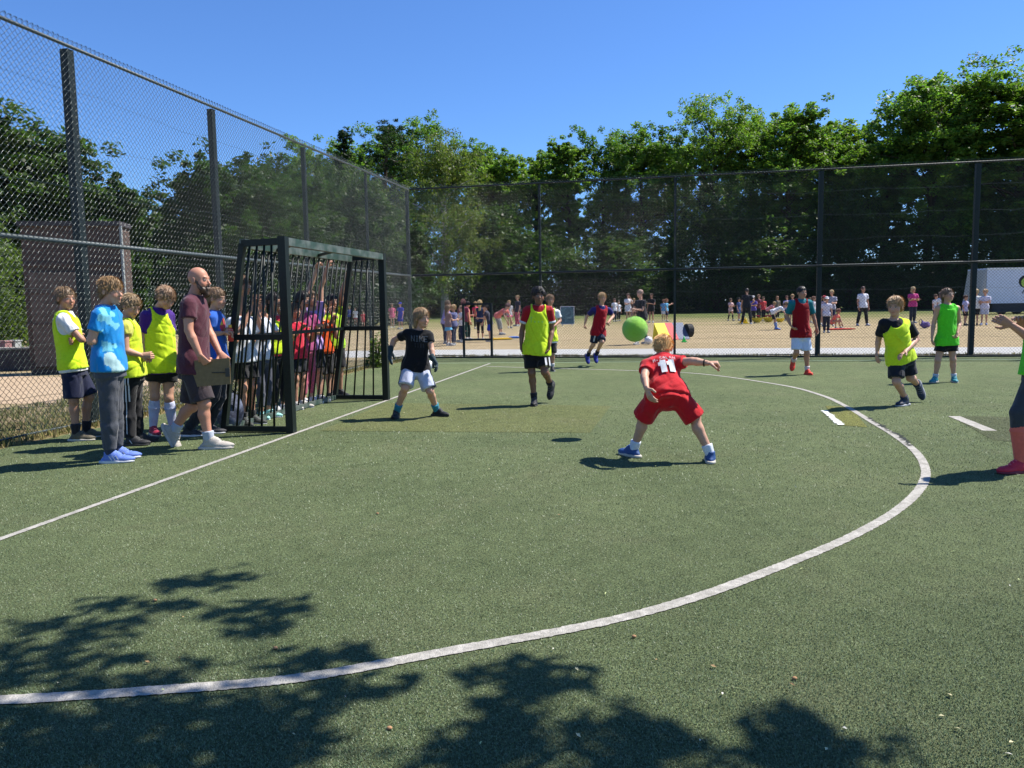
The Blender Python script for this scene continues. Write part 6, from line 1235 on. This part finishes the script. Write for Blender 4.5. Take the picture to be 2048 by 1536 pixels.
far(1461, 641, 597, 20, 'girl in a pale pink dress, first figure left of the man in black', ('fold', 'fold'), 'wide', tc_=(.62, .42, .4), bt=('skirt', (.6, .45, .42), .4), hair=('tied', BROWN), sock=(BLK, .9)); far(1477, 641, 596, 40, 'boy in blue with a dark cap left of the man in black', tc_=(.06, .1, .25), bt=('shorts', (.04, .08, .2), .9), hair=('short', DK))
far(1493, 648, 577, 160, 'tall man dressed in black by the red and yellow cone', ('down', 'hip'), 'wide', tc_=(.01, .012, .02), bt=('pants', BLK, .98), hair=('crop', (.04, .03, .03))); far(1506, 646, 592, -30, 'boy with a pale cap and purple top right of the man in black', ('fold', 'fold'), tc_=(.1, .07, .35), bt=('pants', BLK, .9), hat=(.55, .55, .55))
far(1517, 640, 589, 20, 'boy in a maroon hooded top above the left red bench', ('fwd', 'fwd'), tc_=(.13, .02, .04), sf=1.8, bt=('pants', BLK, .9), hair=('short', (.3, .18, .1))); far(1526, 641, 594, 10, 'girl in a scarlet top behind the benches', tc_=(.65, .06, .06), bt=('pants', BLK, .9), hair=('tied', BROWN))
far(1538, 642, 609, 60, 'child in pink stooping between the benches', ('reach', 'reach'), tc_=(.7, .25, .28), bt=('shorts', BLK, .8), hair=('short', BLOND), bend=55, hgt=1.35); far(1551, 659, 608, 70, 'boy in a white tee bending down with hands on his knees', ('reach', 'reach'), tc_=W_T, bt=('shorts', BLK, .95), sock=((.2, .3, .6), .6), shoe=((.1, .2, .55), (.2, .3, .6)), hair=('short', BROWN), bend=68, hgt=1.5)
far(1554, 638, 593, 10, 'girl in a khaki top behind the bending boy', tc_=(.2, .17, .12), bt=('pants', BLK, .9), hair=('long', (.3, .16, .08))); far(1573, 641, 592, -10, 'boy in a white and violet tee with folded arms left of the boy in teal', ('fold', 'fold'), tc_=(.5, .45, .72), bt=('pants', BLK, .9), hair=('short', (.1, .03, .02))); far(1584, 647, 589, -20, 'blond boy in blue partly hidden by the boy in teal', tc_=(.05, .15, .35), bt=('shorts', NV, .9), hair=('short', BLOND))
far(1627, 647, 593, 60, 'child in a printed white tee just left of the first thick post', tc_=(.65, .6, .62), bt=('shorts', NV, 1.), hair=('short', (.3, .16, .1))); far(1640, 649, 594, -40, 'child in white just right of the first thick post', tc_=W_T, bt=('shorts', NV, 1.), hair=('short', BROWN)); far(1619, 645, 596, 0, 'child in grey behind the right arm of the boy in teal', tc_=(.3, .3, .32), bt=('shorts', NV, 1.), hair=('long', BROWN))
far(1652, 665, 594, -10, 'child in a white cap, white top and dark trousers in front of the others', tc_=(.62, .6, .7), bt=('pants', (.015, .015, .03), .98), hat=(.75, .72, .72)); far(1647, 652, 592, 10, 'child in a red cap right behind the one in the white cap', tc_=(.5, .4, .42), bt=('shorts', NV, .9), hat=(.5, .04, .06)); far(1662, 652, 580, -30, 'tall blond youth in a checked shirt behind the capped children', ('fwd', 'down'), tc_=(.35, .35, .42), bt=('shorts', NV, 1.), hair=('short', (.5, .38, .2)))
far(1676, 657, 622, 40, 'child in a coral tee crouching on the red mat', ('reach', 'reach'), 'crouch', tc_=(.78, .16, .12), bt=('shorts', BLK, .9), hair=('short', (.2, .07, .04)), bend=35, hgt=1.3, skin='tan')
def teeprint(L, bc): c = np.repeat(bc[None], len(L), 0); m = (L[:, 1] > .03) & (np.abs(L[:, 0]) < .08) & (np.abs(L[:, 2] - .02) < .11); c[m] = (.12, .15, .15); return c
far(1724, 651, 573, 5, 'man in a white tee and black trousers standing hands at his sides', ('down', 'down'), 'wide', tc_=(.66, .68, .75), bt=('pants', (.015, .013, .014), .98), hair=('crop', (.08, .04, .03)), skin='tan', shoe=((.45, .45, .5), (.5, .5, .5)))
far(1824, 646, 574, 0, 'woman in a magenta top with a jacket round her waist', ('fold', 'fold'), 'stand', tc_=(.5, .04, .2), bt=('pants', (.015, .02, .035), .95), hair=('long', (.5, .38, .2)), skin='tan')
far(1870, 645, 589, 20, 'child in a white tee left of the girl with glasses', tc_=W_T, bt=('shorts', NV, .9), hair=('short', BROWN)); far(1879, 646, 585, 20, 'dark haired child in a white tee right behind the girl with glasses', tc_=W_T, bt=('shorts', NV, .9), hair=('short', DK))
far(1929, 650, 591, 30, 'small dark haired child in a pale violet tee left of the right thick post', ('fold', 'down'), tc_=(.45, .45, .68), bt=('shorts', BLK, .9), hair=('short', (.06, .02, .01)), shoe=(BLK, BLK)); far(1950, 650, 579, 160, 'blond child in a white tee and black shorts just right of the right thick post', tc_=(.66, .68, .66), bt=('shorts', BLK, .95), hair=('short', (.55, .42, .22)), shoe=(BLK, BLK)); far(1968, 650, 579, -40, 'child in a big white shirt with folded arms in front of the trailer', ('fold', 'fold'), tc_=(.62, .62, .75), bt=('shorts', (.5, .52, .6), .95), hair=('short', (.45, .3, .16)), shoe=((.1, .15, .3), (.5, .5, .5)))
print('people', NP[0])
